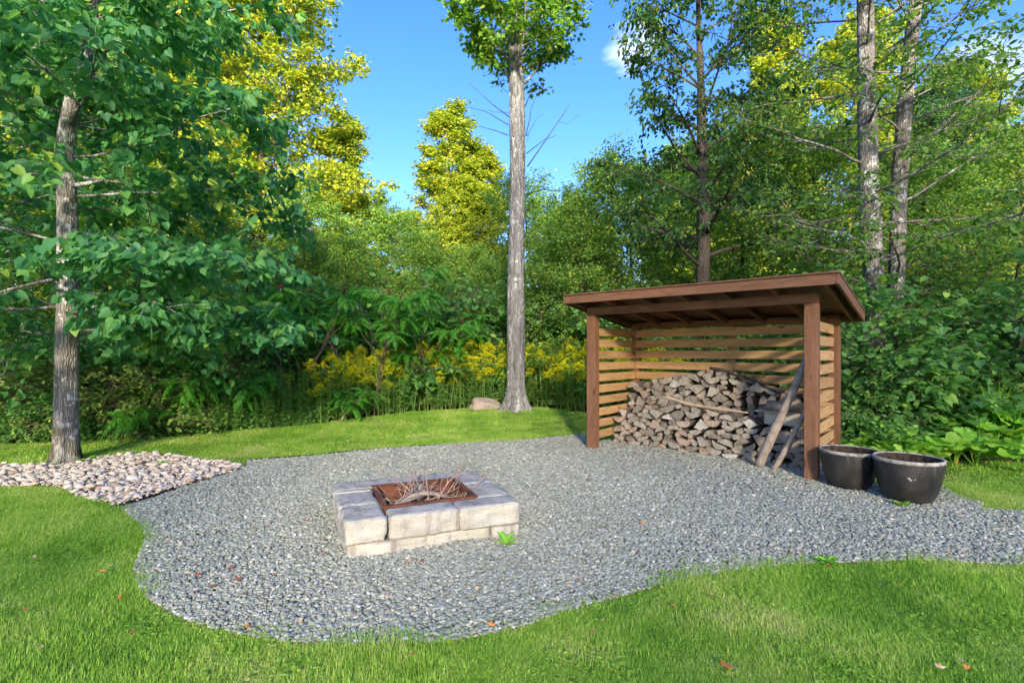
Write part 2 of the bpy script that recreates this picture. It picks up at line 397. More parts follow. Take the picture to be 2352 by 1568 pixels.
def m_gravelbed():
    t = MT('gravel_dust'); g = t.n('ShaderNodeNewGeometry'); f = t.noise(g.outputs['Position'], 70, 4)
    return t.done(t.bsdf(t.ramp(f, [(.3, (.24, .24, .21)), (.7, (.36, .36, .315))]), .95, t.bump(f, .6, .02), spec=.1))
M['gravelbed'] = m_gravelbed()
def fallen_mat(name, a, b):
    t = MT(name); n = t.noise(t.coord('Object', rnd=True), 22, 4)
    return t.done(t.bsdf(t.ramp(n, [(.3, a), (.7, b)]), .7, spec=.2))
M['leaf_orange'] = fallen_mat('orange_dead_leaf', (.42, .15, .03), (.6, .27, .07))
M['leaf_tan'] = fallen_mat('tan_dead_leaf', (.45, .29, .15), (.62, .44, .27))
M['leaf_red'] = fallen_mat('red_brown_dead_leaf', (.2, .05, .03), (.36, .11, .06))

# ------------------------------------------------------------------ leaf templates (length along x, width y, normal z)
T_KITE = (np.array([(0, 0, 0), (.45, .34, .07), (1, 0, -.1), (.45, -.34, .07)]), np.array([(0, 3, 2), (0, 2, 1)]))
T_LANCE = (np.array([(0, 0, 0), (.4, .15, .04), (1, 0, -.14), (.4, -.15, .04)]), np.array([(0, 3, 2), (0, 2, 1)]))
T_OVAL = (np.array([(0, 0, 0), (.22, .24, .05), (.62, .26, .03), (1, 0, -.12), (.62, -.26, .03), (.22, -.24, .05)]), np.array([(0, 5, 4, 3), (0, 3, 2, 1)]))
T_HEART = (np.array([(.06, 0, 0), (-.07, .2, .03), (.1, .42, .07), (.45, .42, .04), (.78, .2, -.05), (1.02, 0, -.16),
                     (.78, -.2, -.05), (.45, -.42, .04), (.1, -.42, .07), (-.07, -.2, .03)]),
           np.array([(0, 9, 8, 7, 6, 5), (0, 5, 4, 3, 2, 1)]))
T_MAPLE = (np.array([(0, 0, 0), (-.02, .16, .02), (.1, .48, .05), (.3, .26, .02), (.52, .52, .0), (.62, .2, -.03), (1, 0, -.12),
                     (.62, -.2, -.03), (.52, -.52, .0), (.3, -.26, .02), (.1, -.48, .05), (-.02, -.16, .02)]),
           np.array([(0, 11, 10, 9), (0, 9, 8, 7), (0, 7, 6, 5), (0, 5, 4, 3), (0, 3, 2, 1)]))

def leaf_arrays(pos, u, n, size, tint, T):
    TV, TF = T
    u = nrm(u); n = nrm(n - u * np.sum(n * u, -1, keepdims=True)); v = np.cross(n, u)
    V = pos[:, None, :] + size[:, None, None] * (TV[None, :, 0:1] * u[:, None, :] + TV[None, :, 1:2] * v[:, None, :] + TV[None, :, 2:3] * n[:, None, :])
    k = len(TV)
    F = (TF[None] + (np.arange(len(pos)) * k)[:, None, None]).reshape(-1, TF.shape[1])
    return V.reshape(-1, 3), F, np.repeat(tint, k)
def leaf_mesh(name, pos, u, n, size, tint, T, mat):
    V, F, t = leaf_arrays(pos, u, n, size, tint, T)
    return mk_mesh(name, V, [F], mat, tint=t)

def tint_for(rng, n, base=.45, sd=.2, rare=.02):
    t = np.clip(rng.normal(base, sd, n), 0, .88)
    r = rng.random(n) < rare
    t[r] = rng.uniform(.9, 1.0, r.sum())
    return t

def path(rng, p, d, L, n, wob=.12, grav=0.0):
    P = [np.array(p, float)]; d = nrm(np.array(d, float)); st = L / n
    for i in range(n):
        d = nrm(d + rng.normal(0, wob, 3) + np.array([0, 0, grav]))
        P.append(P[-1] + d * st)
    return np.array(P)

def along(P, s):
    f = s * (len(P) - 1); i = min(int(f), len(P) - 2); t = f - i
    return P[i] * (1 - t) + P[i + 1] * t, nrm(P[i + 1] - P[i])

def leaves_on(rng, A, D, L, per, size, droop=.3, side=.9, tilt=.45, sdv=.2, spread=.04, layer=1.0):
    "A start, D direction, L length of each twig -> positions, axes, normals, sizes"
    A = np.repeat(A, per, 0); D = np.repeat(D, per, 0); L = np.repeat(L, per)
    m = len(A)
    f = rng.uniform(.1, 1.05, m)
    hor = nrm(np.cross(D, np.array([0, 0, 1.0])) + 1e-6) * np.sign(rng.random(m) - .5)[:, None]
    pos = A + D * (L * f)[:, None] + rng.normal(0, spread, (m, 3))
    u = D * rng.uniform(.2, .9, m)[:, None] + hor * side * rng.uniform(.3, 1.2, m)[:, None] + np.array([0, 0, -1.0]) * (droop * rng.uniform(.2, 1.8, m))[:, None] + rng.normal(0, .25, (m, 3))
    n = np.array([0, 0, layer]) + rng.normal(0, tilt, (m, 3))
    sz = size * np.clip(rng.normal(1, sdv, m), .5, 1.5)
    return pos, nrm(u), n, sz

def grow(rng, trunk, r0, r1, prim, n2=8, len2=.42, ntw=6, twig=.4, per=8, leaf=.12, T=T_KITE, mat=None, barkm=None, name='tree',
         droop=.3, tilt=.45, grav1=.0, grav2=-.02, wob=.1, sides=10, tint=(.45, .2, .02), twig_tubes=False, start2=.2, trunk_sep=None, spread=.05, ang=(.6, 1.2), prim_r=.32, side=.9, singles=None):
    """trunk: polyline; prim: list of (t along trunk, azimuth, elevation, length). Returns (wood mesh, leaf mesh)"""
    g = Geo(); n = len(trunk)
    if trunk_sep is None: g.tube(trunk, np.linspace(r0, r1, n), sides)
    A, D, LL = [], [], []
    for (t, az, el, L) in prim:
        p, _ = along(trunk, t)
        d = np.array([math.cos(az) * math.cos(el), math.sin(az) * math.cos(el), math.sin(el)])
        k = max(5, int(L / .35))
        P = path(rng, p, d, L, k, wob, grav1)
        rb = max(.012, min((r0 + (r1 - r0) * t) * prim_r, .02 * L + .008))
        g.tube(P, np.linspace(rb, .006, len(P)), 6)
        for q in range(n2):
            s = start2 + (1 - start2) * (q + rng.random()) / n2
            p2, tg = along(P, min(s, .999))
            hor = nrm(np.cross(tg, [0, 0, 1.0])); sg = 1 if (q % 2) else -1
            a = rng.uniform(*ang)
            d2 = tg * math.cos(a) + hor * sg * math.sin(a) + np.array([0, 0, rng.normal(.05, .22)])
            L2 = L * len2 * (1.15 - .75 * s) * rng.uniform(.7, 1.25) + .12
            P2 = path(rng, p2, d2, L2, 5, wob * 1.2, grav2)
            g.tube(P2, np.linspace(max(.005, rb * .35), .003, 6), 4, cap=False)
            for w in range(ntw):
                s3 = .1 + .9 * (w + rng.random()) / ntw
                p3, t3 = along(P2, min(s3, .999))
                h3 = nrm(np.cross(t3, [0, 0, 1.0]) + 1e-6) * (1 if w % 2 else -1)
                d3 = nrm(t3 * .7 + h3 * rng.uniform(.2, 1.0) + np.array([0, 0, rng.normal(0, .25)]))
                l3 = twig * rng.uniform(.6, 1.3)
                A.append(p3); D.append(d3); LL.append(l3)
                if twig_tubes: g.tube(np.array([p3, p3 + d3 * l3 * .5, p3 + d3 * l3 + np.array([0, 0, -.04 * l3])]), [.004, .003, .002], 3, cap=False)
    A = np.array(A); D = np.array(D); LL = np.array(LL)
    pos, u, nn, sz = leaves_on(rng, A, D, LL, per, leaf, droop, side, tilt, .22, spread)
    tn = tint_for(rng, len(pos), *tint)
    # whole sprays differ a little in colour, as real ones do
    tn = np.clip(tn + np.repeat(rng.normal(0, .12, len(A)), per), 0, 1)
    if singles is not None:      # the leaves that show largest become parts of their own
        org, cnt, host = singles
        wp = pos + org; dep = wp[:, 1]
        vis = (np.abs(wp[:, 0]) < dep * .97) & (wp[:, 2] < EYE + dep * .66)
        pick = np.argsort(np.where(vis, np.linalg.norm(wp - np.array([0, 0, EYE]), axis=1), 99))[:cnt]
        uu = nrm(u[pick]); n2_ = nrm(nn[pick] - uu * np.sum(nn[pick] * uu, -1, keepdims=True)); vv = np.cross(n2_, uu)
        lm = [mk_mesh('leaf', T[0] * [1, k_, 1], [T[1]], mat, tint=np.full(len(T[0]), .2 + .12 * i)) for i, k_ in enumerate((1, .93, 1.05, .98, 1.02, .9))]
        for q, i in enumerate(pick):
            o = add('leaf', lm[q % 6], host); m = Matrix((uu[q] * sz[i], vv[q] * sz[i], n2_[q] * sz[i])).transposed().to_4x4(); m.translation = pos[i]; o.matrix_local = m
        keep = np.ones(len(pos), bool); keep[pick] = False; pos, u, nn, sz, tn = pos[keep], u[keep], nn[keep], sz[keep], tn[keep]
    return g.mesh(name + '_wood', barkm), leaf_mesh(name + '_leaves', pos, u, nn, sz, tn, T, mat)

GA = 2.39996
def prims(rng, n, t0, t1, Lf, ef, az0=0.0):
    out = []
    for i in range(n):
        t = t0 + (t1 - t0) * (i + rng.random() * .8) / n
        out.append((min(t, .995), az0 + i * GA + rng.normal(0, .25), ef(t) + rng.normal(0, .1), Lf(t) * rng.uniform(.75, 1.2)))
    return out

def trunk_mesh(name, P, radii, mat, flare=.0, flare_h=.3, lobes=5, sides=44, seed=1, step=.05, rough=.02):
    "trunk with root flare and uneven bark silhouette"
    P = np.asarray(P, float); z = P[:, 2]
    zz = np.arange(z[0], z[-1], step)
    X = np.interp(zz, z, P[:, 0]); Y = np.interp(zz, z, P[:, 1]); r = np.interp(zz, z, radii)
    ker = np.ones(15) / 15
    X = np.convolve(np.pad(X, 7, 'edge'), ker, 'valid'); Y = np.convolve(np.pad(Y, 7, 'edge'), ker, 'valid')
    th = np.linspace(0, 2 * PI, sides, endpoint=False)
    rng = np.random.default_rng(seed); ph = rng.uniform(0, 6.28, 8)
    h = zz - zz[0]
    fl = flare * np.exp(-h / flare_h)
    lob = 1 + fl[:, None] * (.75 + .55 * np.cos(lobes * th[None] + ph[0] + .4 * np.sin(2 * th[None] + ph[1])) + .3 * np.cos((lobes - 2) * th[None] + ph[2]))
    big = .04 * np.sin(2 * th[None] + 1.3 * h[:, None] + ph[3]) + .03 * np.sin(3 * th[None] - .9 * h[:, None] + ph[4]) + .02 * np.sin(5 * th[None] + 3.1 * h[:, None] + ph[5])
    big = big + .022 * np.sin(17 * th[None] + .8 * np.sin(2.3 * h[:, None] + ph[6]) + 1.1 * h[:, None]) * np.sin(5.3 * h[:, None] + 3 * th[None] + ph[7]) + .018 * np.sin(11 * th[None] - 1.7 * h[:, None] + 2 * np.sin(1.9 * h[:, None]))
    rr = r[:, None] * (lob + big + rng.normal(0, rough, (len(zz), sides)))
    V = np.stack([X[:, None] + rr * np.cos(th), Y[:, None] + rr * np.sin(th), np.repeat(zz[:, None], sides, 1)], -1).reshape(-1, 3)
    i = np.arange(len(zz) - 1)[:, None] * sides; j = np.arange(sides)[None]; j2 = (j + 1) % sides
    F = np.stack([i + j, i + j2, i + sides + j2, i + sides + j], -1).reshape(-1, 4)
    return mk_mesh(name, V, [F], mat, smooth=True)

def scatter(name, pts, rot, scl, idx, objs, mat_host):
    "stuff: instances a few source meshes on points"
    me = bpy.data.meshes.new(name); n = len(pts)
    me.vertices.add(n); me.vertices.foreach_set('co', np.ascontiguousarray(pts, dtype=np.float32).ravel())
    a = me.attributes.new('rot', 'FLOAT_VECTOR', 'POINT'); a.data.foreach_set('vector', np.ascontiguousarray(rot, dtype=np.float32).ravel())
    a = me.attributes.new('scl', 'FLOAT_VECTOR', 'POINT'); a.data.foreach_set('vector', np.ascontiguousarray(scl, dtype=np.float32).ravel())
    a = me.attributes.new('idx', 'INT', 'POINT'); a.data.foreach_set('value', np.ascontiguousarray(idx, dtype=np.int32))
    col = bpy.data.collections.new(name + '_sources')
    for o in objs: col.objects.link(o)
    ng = bpy.data.node_groups.new(name + '_scatter', 'GeometryNodeTree')
    ng.interface.new_socket('Geometry', in_out='INPUT', socket_type='NodeSocketGeometry')
    ng.interface.new_socket('Geometry', in_out='OUTPUT', socket_type='NodeSocketGeometry')
    N = ng.nodes; Lk = ng.links
    gi = N.new('NodeGroupInput'); go = N.new('NodeGroupOutput')
    ci = N.new('GeometryNodeCollectionInfo'); ci.inputs['Collection'].default_value = col
    ci.inputs['Separate Children'].default_value = True; ci.inputs['Reset Children'].default_value = True
    ip = N.new('GeometryNodeInstanceOnPoints'); ip.inputs['Pick Instance'].default_value = True
    def na(nm, ty):
        x = N.new('GeometryNodeInputNamedAttribute'); x.data_type = ty; x.inputs['Name'].default_value = nm; return x.outputs['Attribute']
    e2r = N.new('FunctionNodeEulerToRotation')
    Lk.new(na('rot', 'FLOAT_VECTOR'), e2r.inputs[0]); Lk.new(e2r.outputs[0], ip.inputs['Rotation'])
    Lk.new(na('scl', 'FLOAT_VECTOR'), ip.inputs['Scale']); Lk.new(na('idx', 'INT'), ip.inputs['Instance Index'])
    Lk.new(gi.outputs[0], ip.inputs['Points']); Lk.new(ci.outputs[0], ip.inputs['Instance']); Lk.new(ip.outputs[0], go.inputs[0])
    o = add(name, me); md = o.modifiers.new('scatter', 'NODES'); md.node_group = ng
    o['kind'] = 'stuff'
    return o

def inside(x, y, poly):
    x = np.asarray(x); y = np.asarray(y); c = np.zeros(x.shape, bool); n = len(poly); j = n - 1
    for i in range(n):
        xi, yi = poly[i]; xj, yj = poly[j]
        c ^= ((yi > y) != (yj > y)) & (x < (xj - xi) * (y - yi) / (yj - yi + 1e-12) + xi)
        j = i
    return c

def smooth_poly(pts, n=4):
    "Catmull-Rom through an open list"
    P = [np.array(p, float) for p in pts]; out = []
    for i in range(len(P) - 1):
        a = P[max(i - 1, 0)]; b = P[i]; c = P[i + 1]; d = P[min(i + 2, len(P) - 1)]
        for k in range(n):
            t = k / n
            out.append(tuple(.5 * ((2 * b) + (c - a) * t + (2 * a - 5 * b + 4 * c - d) * t * t + (3 * b - a - 3 * c + d) * t ** 3)))
    out.append(tuple(P[-1])); return out

# ------------------------------------------------------------------ the setting: ground, lawn, gravel, stone bed
def grid_sheet(name, mat, x0, x1, y0, y1, step, z, poly=None, holes=()):
    xs = np.arange(x0, x1 + 1e-6, step); ys = np.arange(y0, y1 + 1e-6, step)
    Xg, Yg = np.meshgrid(xs, ys); H = hill(Xg, Yg) + z
    V = np.stack([Xg, Yg, H], -1).reshape(-1, 3); nx = len(xs)
    i, j = np.meshgrid(np.arange(nx - 1), np.arange(len(ys) - 1)); b = (j * nx + i).ravel()
    cx = Xg[:-1, :-1].ravel() + step / 2; cy = Yg[:-1, :-1].ravel() + step / 2
    keep = np.ones(len(b), bool)
    if poly is not None: keep &= inside(cx, cy, poly)
    for h in holes: keep &= ~inside(cx, cy, h)
    b = b[keep]
    F = np.stack([b, b + 1, b + nx + 1, b + nx], -1)
    used, inv = np.unique(F, return_inverse=True)
    return mk_mesh(name, V[used], [inv.reshape(-1, 4)], mat, smooth=True)

gx = np.concatenate([np.array([-600, -200, -80, -40]), np.arange(-24, 24.1, .5), np.array([40, 80, 200, 600])])
gy = np.concatenate([np.array([-600, -200, -80, -30]), np.arange(-6, 40.1, .5), np.array([60, 120, 250, 700])])
Xg, Yg = np.meshgrid(gx, gy); nx = len(gx)
i, j = np.meshgrid(np.arange(nx - 1), np.arange(len(gy) - 1)); b = (j * nx + i).ravel()
ground = add('ground', mk_mesh('ground', np.stack([Xg, Yg, hill(Xg, Yg) - .02], -1).reshape(-1, 3), [np.stack([b, b + 1, b + nx + 1, b + nx], -1)], M['ground'], smooth=True))
tag(ground, kind='structure')

# outline of the gravel, walked round: along the far lawn edge, behind the shed, right lawn, front lawn, stone bed
far_edge = [G(*p) for p in ((565, 1076), (568, 1060), (700, 1050), (840, 1036), (1010, 1024), (1180, 1013), (1290, 1004), (1345, 999))]
SH_O = np.array([1.245, 7.875]); SH_U = np.array([.756, -.6546]); SH_V = np.array([.6546, .756])
def shw(x, y): p = SH_O + SH_U * x + SH_V * y; return (p[0], p[1])
gravel_poly = far_edge + [shw(-.25, .55), shw(-.1, .95), shw(3.1, .95), shw(3.35, .6), shw(3.6, .05)] + \
    smooth_poly([G(2165, 1118), G(2200, 1140), G(2260, 1160), G(2352, 1176), (9.0, 5.0), (9.0, 3.55)], 3) + \
    smooth_poly([G(2352, 1303), G(2150, 1292), G(1950, 1294), G(1750, 1307), G(1560, 1337), G(1400, 1382), G(1300, 1412), G(1180, 1450), G(1050, 1474),
                 G(900, 1482), G(700, 1480), G(560, 1464), G(430, 1430), G(335, 1372), G(308, 1310), G(330, 1255), G(326, 1215), G(290, 1180), G(268, 1166)], 4)
bed_poly = smooth_poly([G(0, 1122), G(130, 1121), G(170, 1140), G(200, 1152), G(262, 1166)], 4) + [G(268, 1166), G(350, 1142), G(430, 1118), G(500, 1097), G(560, 1078)] + \
    smooth_poly([G(560, 1078), G(520, 1068), G(440, 1056), G(330, 1047), G(230, 1053), G(120, 1068), G(0, 1072), (-9.5, 6.9), (-9.5, 5.6)], 4)
lawn_back = [G(0, 1022), G(120, 1017), G(240, 1011), G(430, 1002), G(600, 985), G(760, 970), G(850, 962), (-2.4, 12.0), (-1.0, 12.25), (.4, 12.2), (1.6, 11.2), (2.3, 10.2), (3.4, 9.9)]
lawn_poly = [(-20, -4), (-20, 8.3), (-12, 8.3)] + lawn_back + [shw(1.5, 2.0), shw(3.4, 1.2), shw(4.1, .9), (5.8, 6.75), (8.5, 6.6), (12, 6.4), (20, 6.4), (20, -4)]
lawn = add('lawn', grid_sheet('lawn', M['lawn'], -20, 20, -4, 13, .2, 0.0, lawn_poly)); tag(lawn, kind='structure')

def flat_sheet(name, poly, z, mat):
    me = bpy.data.meshes.new(name); bm = bmesh.new()
    f = bm.faces.new([bm.verts.new((x, y, z)) for x, y in poly]); bmesh.ops.triangulate(bm, faces=[f])
    bm.normal_update()
    for f in bm.faces:
        if f.normal.z < 0: f.normal_flip()
    bm.to_mesh(me); bm.free(); me.materials.append(mat); return me
gravel_bed = add('gravel_bed', flat_sheet('gravel_bed', gravel_poly, .005, M['gravelbed'])); tag(gravel_bed, kind='structure')
stone_bed = add('stone_bed', flat_sheet('stone_bed', bed_poly, .009, M['soil'])); tag(stone_bed, kind='structure')

# stones: a few shapes shared by all
def stone_mesh(name, seed, mat, flat=.55, sub=1, rough=.16, angular=True):
    rng = np.random.default_rng(seed)
    bm = bmesh.new(); bmesh.ops.create_icosphere(bm, subdivisions=sub, radius=1.0)
    sc = np.array([1.0, rng.uniform(.6, .85), flat * rng.uniform(.7, 1.2)])
    off = Vector(rng.uniform(0, 50, 3))
    for v in bm.verts:
        k = 1 + rough * 2.2 * mnoise.noise(v.co * 1.1 + off)
        if angular:
            q = [max(-.72, min(.72, c)) for c in v.co * k]
        else: q = v.co * k
        v.co = Vector((q[0] * sc[0], q[1] * sc[1], q[2] * sc[2]))
    me = bpy.data.meshes.new(name); bm.to_mesh(me); bm.free(); me.materials.append(mat)
    if not angular: me.polygons.foreach_set('use_smooth', np.ones(len(me.polygons), bool))
    return me

rngG = np.random.default_rng(11)
gsrc = [bpy.data.objects.new('gravel_stone', stone_mesh('gravel_stone', 100 + i, M['gravel'], .5)) for i in range(10)]
def gravel_points(n, ylo, yhi, xlo=-3.6, xhi=7.5):
    x = rngG.uniform(xlo, xhi, n); y = rngG.uniform(ylo, yhi, n)
    k = inside(x, y, gravel_poly) & (np.abs(x) < y * 1.06 + .5)
    return x[k], y[k]
gxs, gys, gss = [], [], []
for (ylo, yhi, dens, size) in ((2.3, 3.6, 7500, .0112), (3.6, 5.2, 5600, .0125), (5.2, 7.2, 3900, .0145), (7.2, 10.2, 2700, .0175)):
    x, y = gravel_points(int(dens * (yhi - ylo) * 11.1), ylo, yhi)
    gxs.append(x); gys.append(y); gss.append(size * np.clip(rngG.lognormal(0, .3, len(x)), .5, 2.0))
gxs = np.concatenate(gxs); gys = np.concatenate(gys); gss = np.concatenate(gss); n = len(gxs)
# shallow heaps and hollows raked by feet
gz = .008 + gss * .25 + rngG.uniform(0, .012, n) + .006 * np.sin(3.1 * gxs + 1.0) * np.sin(2.7 * gys)
gravel = scatter('gravel', np.stack([gxs, gys, gz], -1), np.stack([rngG.normal(0, .2, n), rngG.normal(0, .2, n), rngG.uniform(0, 6.28, n)], -1),
                 np.repeat(gss[:, None], 3, 1), rngG.integers(0, 10, n), gsrc, M['gravel'])
# the largest stones by the front lawn can be told apart: single stones of the bed
cand = np.where((gys < 3.6))[0]
for k in range(280):
    while True:
        x = rngG.uniform(-2.4, 1.6); y = rngG.uniform(2.6, 3.9)
        if inside(np.array([x]), np.array([y]), gravel_poly)[0]: break
    s = rngG.uniform(.0145, .022)
    add('stone', gsrc[k % 10].data, gravel_bed, (x, y, .026 + s * .1), (rngG.normal(0, .25), rngG.normal(0, .25), rngG.uniform(0, 6.28)), s)

# river stones round the left tree
rsrc_me = [stone_mesh('river_stone', 300 + i, M['riverstone'], .45, 2, .12, False) for i in range(8)]
rsrc = [bpy.data.objects.new('river_stone_shape', m) for m in rsrc_me]
rx = rngG.uniform(-9.4, -2.4, 24000); ry = rngG.uniform(4.6, 7.6, 24000)
k = inside(rx, ry, bed_poly) & (rx > -1.1 * ry) & (np.hypot(rx + 6.0, ry - 6.95) > .33); rx = rx[k]; ry = ry[k]; n = len(rx)
rs = np.clip(rngG.lognormal(math.log(.020), .38, n), .011, .065)
order = np.argsort(-rs)
bigs = order[:290]; rest = order[290:]
for q in bigs:
    s = rs[q]
    add('stone', rsrc_me[q % 8], stone_bed, (rx[q], ry[q], .03 + s * .3 + rngG.uniform(0, .02)), (rngG.normal(0, .2), rngG.normal(0, .2), rngG.uniform(0, 6.28)), s)
n = len(rest)
small = scatter('small_stones', np.stack([rx[rest], ry[rest], .012 + rs[rest] * .3 + rngG.uniform(0, .03, n)], -1),
                np.stack([rngG.normal(0, .25, n), rngG.normal(0, .25, n), rngG.uniform(0, 6.28, n)], -1), np.repeat(rs[rest][:, None], 3, 1), rngG.integers(0, 8, n), rsrc, M['riverstone'])
small.parent = stone_bed

# black plastic edging of the stone bed and the far gravel edge
g = Geo()
def strip(pts, h, th=.012):
    P = np.array([(x, y, 0) for x, y in pts]); n = len(P)
    T = nrm(np.gradient(P, axis=0)); S = np.stack([-T[:, 1], T[:, 0], np.zeros(n)], -1) * th / 2
    V = np.concatenate([P + S, P - S, P + S + [0, 0, h], P - S + [0, 0, h]])
    F = []
    for i in range(n - 1):
        F += [(i, i + 1, 2 * n + i + 1, 2 * n + i), (n + i + 1, n + i, 3 * n + i, 3 * n + i + 1), (2 * n + i, 2 * n + i + 1, 3 * n + i + 1, 3 * n + i)]
    g.put(V, F)
strip([G(268, 1166), G(350, 1142), G(430, 1118), G(500, 1097), G(556, 1079)], .03)
e1 = add('garden_edging', g.mesh('garden_edging', M['edging'], False)); tag(e1, 'black plastic edging strip along the white stone bed', 'edging')
g = Geo(); strip([(x, y + .02) for x, y in far_edge[1:5]], .03)
e2 = add('garden_edging', g.mesh('garden_edging_far', M['edging'], False)); tag(e2, 'black edging strip between the gravel and the far lawn', 'edging')

# grass: tufts instanced over the lawn
def tuft_mesh(name, seed, nbl, rad, hgt, wid):
    rng = np.random.default_rng(seed)
    a = rng.uniform(0, 6.28, nbl); r = rad * np.sqrt(rng.random(nbl))
    p = np.stack([r * np.cos(a), r * np.sin(a), np.zeros(nbl)], -1)
    h = hgt * rng.uniform(.45, 1.25, nbl); az = rng.uniform(0, 6.28, nbl); lean = rng.uniform(.15, 1.1, nbl)
    d = np.stack([np.cos(az), np.sin(az), np.zeros(nbl)], -1); s = np.stack([-np.sin(az), np.cos(az), np.zeros(nbl)], -1)
    w = wid * rng.uniform(.7, 1.3, nbl)
    up = np.array([0, 0, 1.0])
    m = p + up * (h * .55)[:, None] + d * (h * lean * .25)[:, None]
    t = p + up * (h * (1 - .25 * lean))[:, None] + d * (h * lean * .8)[:, None]
    V = np.stack([p - s * w[:, None] * .5, p + s * w[:, None] * .5, m + s * w[:, None] * .42, m - s * w[:, None] * .42, t], 1).reshape(-1, 3)
    o = np.arange(nbl)[:, None] * 5
    tint = np.repeat(np.clip(rng.normal(.4, .25, nbl), 0, 1), 5)
    return mk_mesh(name, V, [o + np.array([[0, 1, 2, 3]]), o + np.array([[3, 2, 4]])], M['grass'], tint=tint)
tn_near = [bpy.data.objects.new('grass_tuft', tuft_mesh('grass_tuft', 500 + i, 210, .15, .042, .003)) for i in range(6)]
tn_far = [bpy.data.objects.new('far_grass_tuft', tuft_mesh('far_grass_tuft', 520 + i, 110, .2, .05, .006)) for i in range(6)]
rngL = np.random.default_rng(5)
def lawn_pts(n, x0, x1, y0, y1):
    x = rngL.uniform(x0, x1, n); y = rngL.uniform(y0, y1, n)
    jx = x + rngL.normal(0, .035, n); jy = y + rngL.normal(0, .035, n)
    k = inside(x, y, lawn_poly) & ~inside(jx, jy, gravel_poly) & ~inside(jx, jy, bed_poly) & (np.abs(x) < y * 1.06 + .6)
    return x[k], y[k]
def lawn_grass(name, n, box, src, hs):
    x, y = lawn_pts(n, *box); m = len(x)
    vig = .5 + .75 * np.array([mnoise.noise(Vector((a * 1.7, b_ * 1.7, 3.3))) * 1.3 + .5 for a, b_ in zip(x, y)]).clip(0, 1.3)
    s = rngL.uniform(.8, 1.2, m)
    return scatter(name, np.stack([x, y, hill(x, y) - .004], -1), np.stack([np.zeros(m), np.zeros(m), rngL.uniform(0, 6.28, m)], -1),
                   np.stack([s, s, s * vig * hs], -1), rngL.integers(0, 6, m), src, M['grass'])
o = lawn_grass('near_grass', 14000, (-5.5, 6.5, 1.9, 5.6), tn_near, 1.0)
x, y = lawn_pts(16000, -5.0, 6.0, 1.9, 4.6); pt = np.array([mnoise.noise(Vector((a * 1.4, b_ * 1.4, 9.1))) for a, b_ in zip(x, y)]); k = pt > .12; x = x[k]; y = y[k]; m = len(x)
az = rngL.uniform(0, 6.28, m)
cl = leaf_mesh('clover', np.stack([np.repeat(x, 3), np.repeat(y, 3), np.repeat(rngL.uniform(.022, .045, m), 3)], -1), np.stack([np.cos(np.repeat(az, 3) + np.tile([0, 2.09, 4.19], m)), np.sin(np.repeat(az, 3) + np.tile([0, 2.09, 4.19], m)), np.full(3 * m, .15)], -1),
               np.array([0, 0, 1.0]) + rngL.normal(0, .25, (3 * m, 3)), np.repeat(rngL.uniform(.009, .016, m), 3), np.repeat(rngL.uniform(.1, .6, m), 3), (T_HEART[0][[0, 2, 3, 5, 7, 8]] * [1, 1, .3], np.array([(0, 5, 4, 3), (0, 3, 2, 1)])), M['grass'])
tag(add('clover', cl), kind='stuff')
o = lawn_grass('far_grass', 16000, (-13, 13, 5.2, 12.8), tn_far, .8)

# ------------------------------------------------------------------ firewood shed
def box_mesh(name, L, w, h, mat, bev=.005):
    bm = bmesh.new(); bmesh.ops.create_cube(bm, size=1.0)
    for v in bm.verts: v.co = Vector((v.co.x * L, v.co.y * w, v.co.z * h))
    if bev: bmesh.ops.bevel(bm, geom=bm.edges[:], offset=bev, segments=1, affect='EDGES')
    me = bpy.data.meshes.new(name); bm.to_mesh(me); bm.free(); me.materials.append(mat); return me
def board(name, parent, p0, p1, w, h, mat, up=(0, 0, 1), bev=.004, jit=0.0, rnd=random.Random(3)):
    p0 = Vector(p0); p1 = Vector(p1); X = (p1 - p0); L = X.length; X.normalize()
    Z = Vector(up); Z = (Z - X * Z.dot(X)).normalized(); Y = Z.cross(X)
    if jit: Z = (Z + Y * rnd.uniform(-jit, jit)).normalized(); Y = Z.cross(X)
    o = add(name, box_mesh(name, L, w, h, mat, bev), parent)
    m = Matrix((X, Y, Z)).transposed().to_4x4(); m.translation = (p0 + p1) / 2
    o.matrix_local = m
    return o
SH_RZ = math.atan2(SH_U[1], SH_U[0]); SL = 2.956; SD = 1.43
shed = empty('firewood_shed', (SH_O[0], SH_O[1], 0), SH_RZ)
tag(shed, 'open fronted brown timber firewood shed with slatted walls and lean-to roof', 'shed')
RS = random.Random(8)
def roof_z(y): return 2.352 - (y + .40) * .157
for (px_, py_, top) in ((0, 0, 2.05), (SL, 0, 2.05), (0, SD, 1.95), (SL, SD, 1.95)):
    board('post', shed, (px_, py_, -.05), (px_, py_, top), .142, .142, M['stain'], up=(0, 1, 0), bev=.006)
board('post', shed, (1.60, SD + .02, -.05), (1.60, SD + .02, 1.95), .09, .09, M['cedar'], up=(0, 1, 0))
board('front_beam', shed, (-.075, -.01, 2.108), (SL + .075, -.01, 2.108), .10, .112, M['stain'], bev=.005)
board('rear_beam', shed, (-.075, SD + .01, 1.935), (SL + .075, SD + .01, 1.935), .09, .10, M['stain'])
XL, XR, YF, YB = -.22, SL + .30, -.40, SD + .15
n_raft = 7
for k in range(n_raft):
    x = XL + .10 + (XR - XL - .2) * k / (n_raft - 1)
    board('rafter', shed, (x, YF + .02, roof_z(YF + .02) - .095), (x, YB - .03, roof_z(YB - .03) - .095), .042, .10, M['stain'] if k % 2 else M['deck'], up=(0, 0, 1))
npl = 13
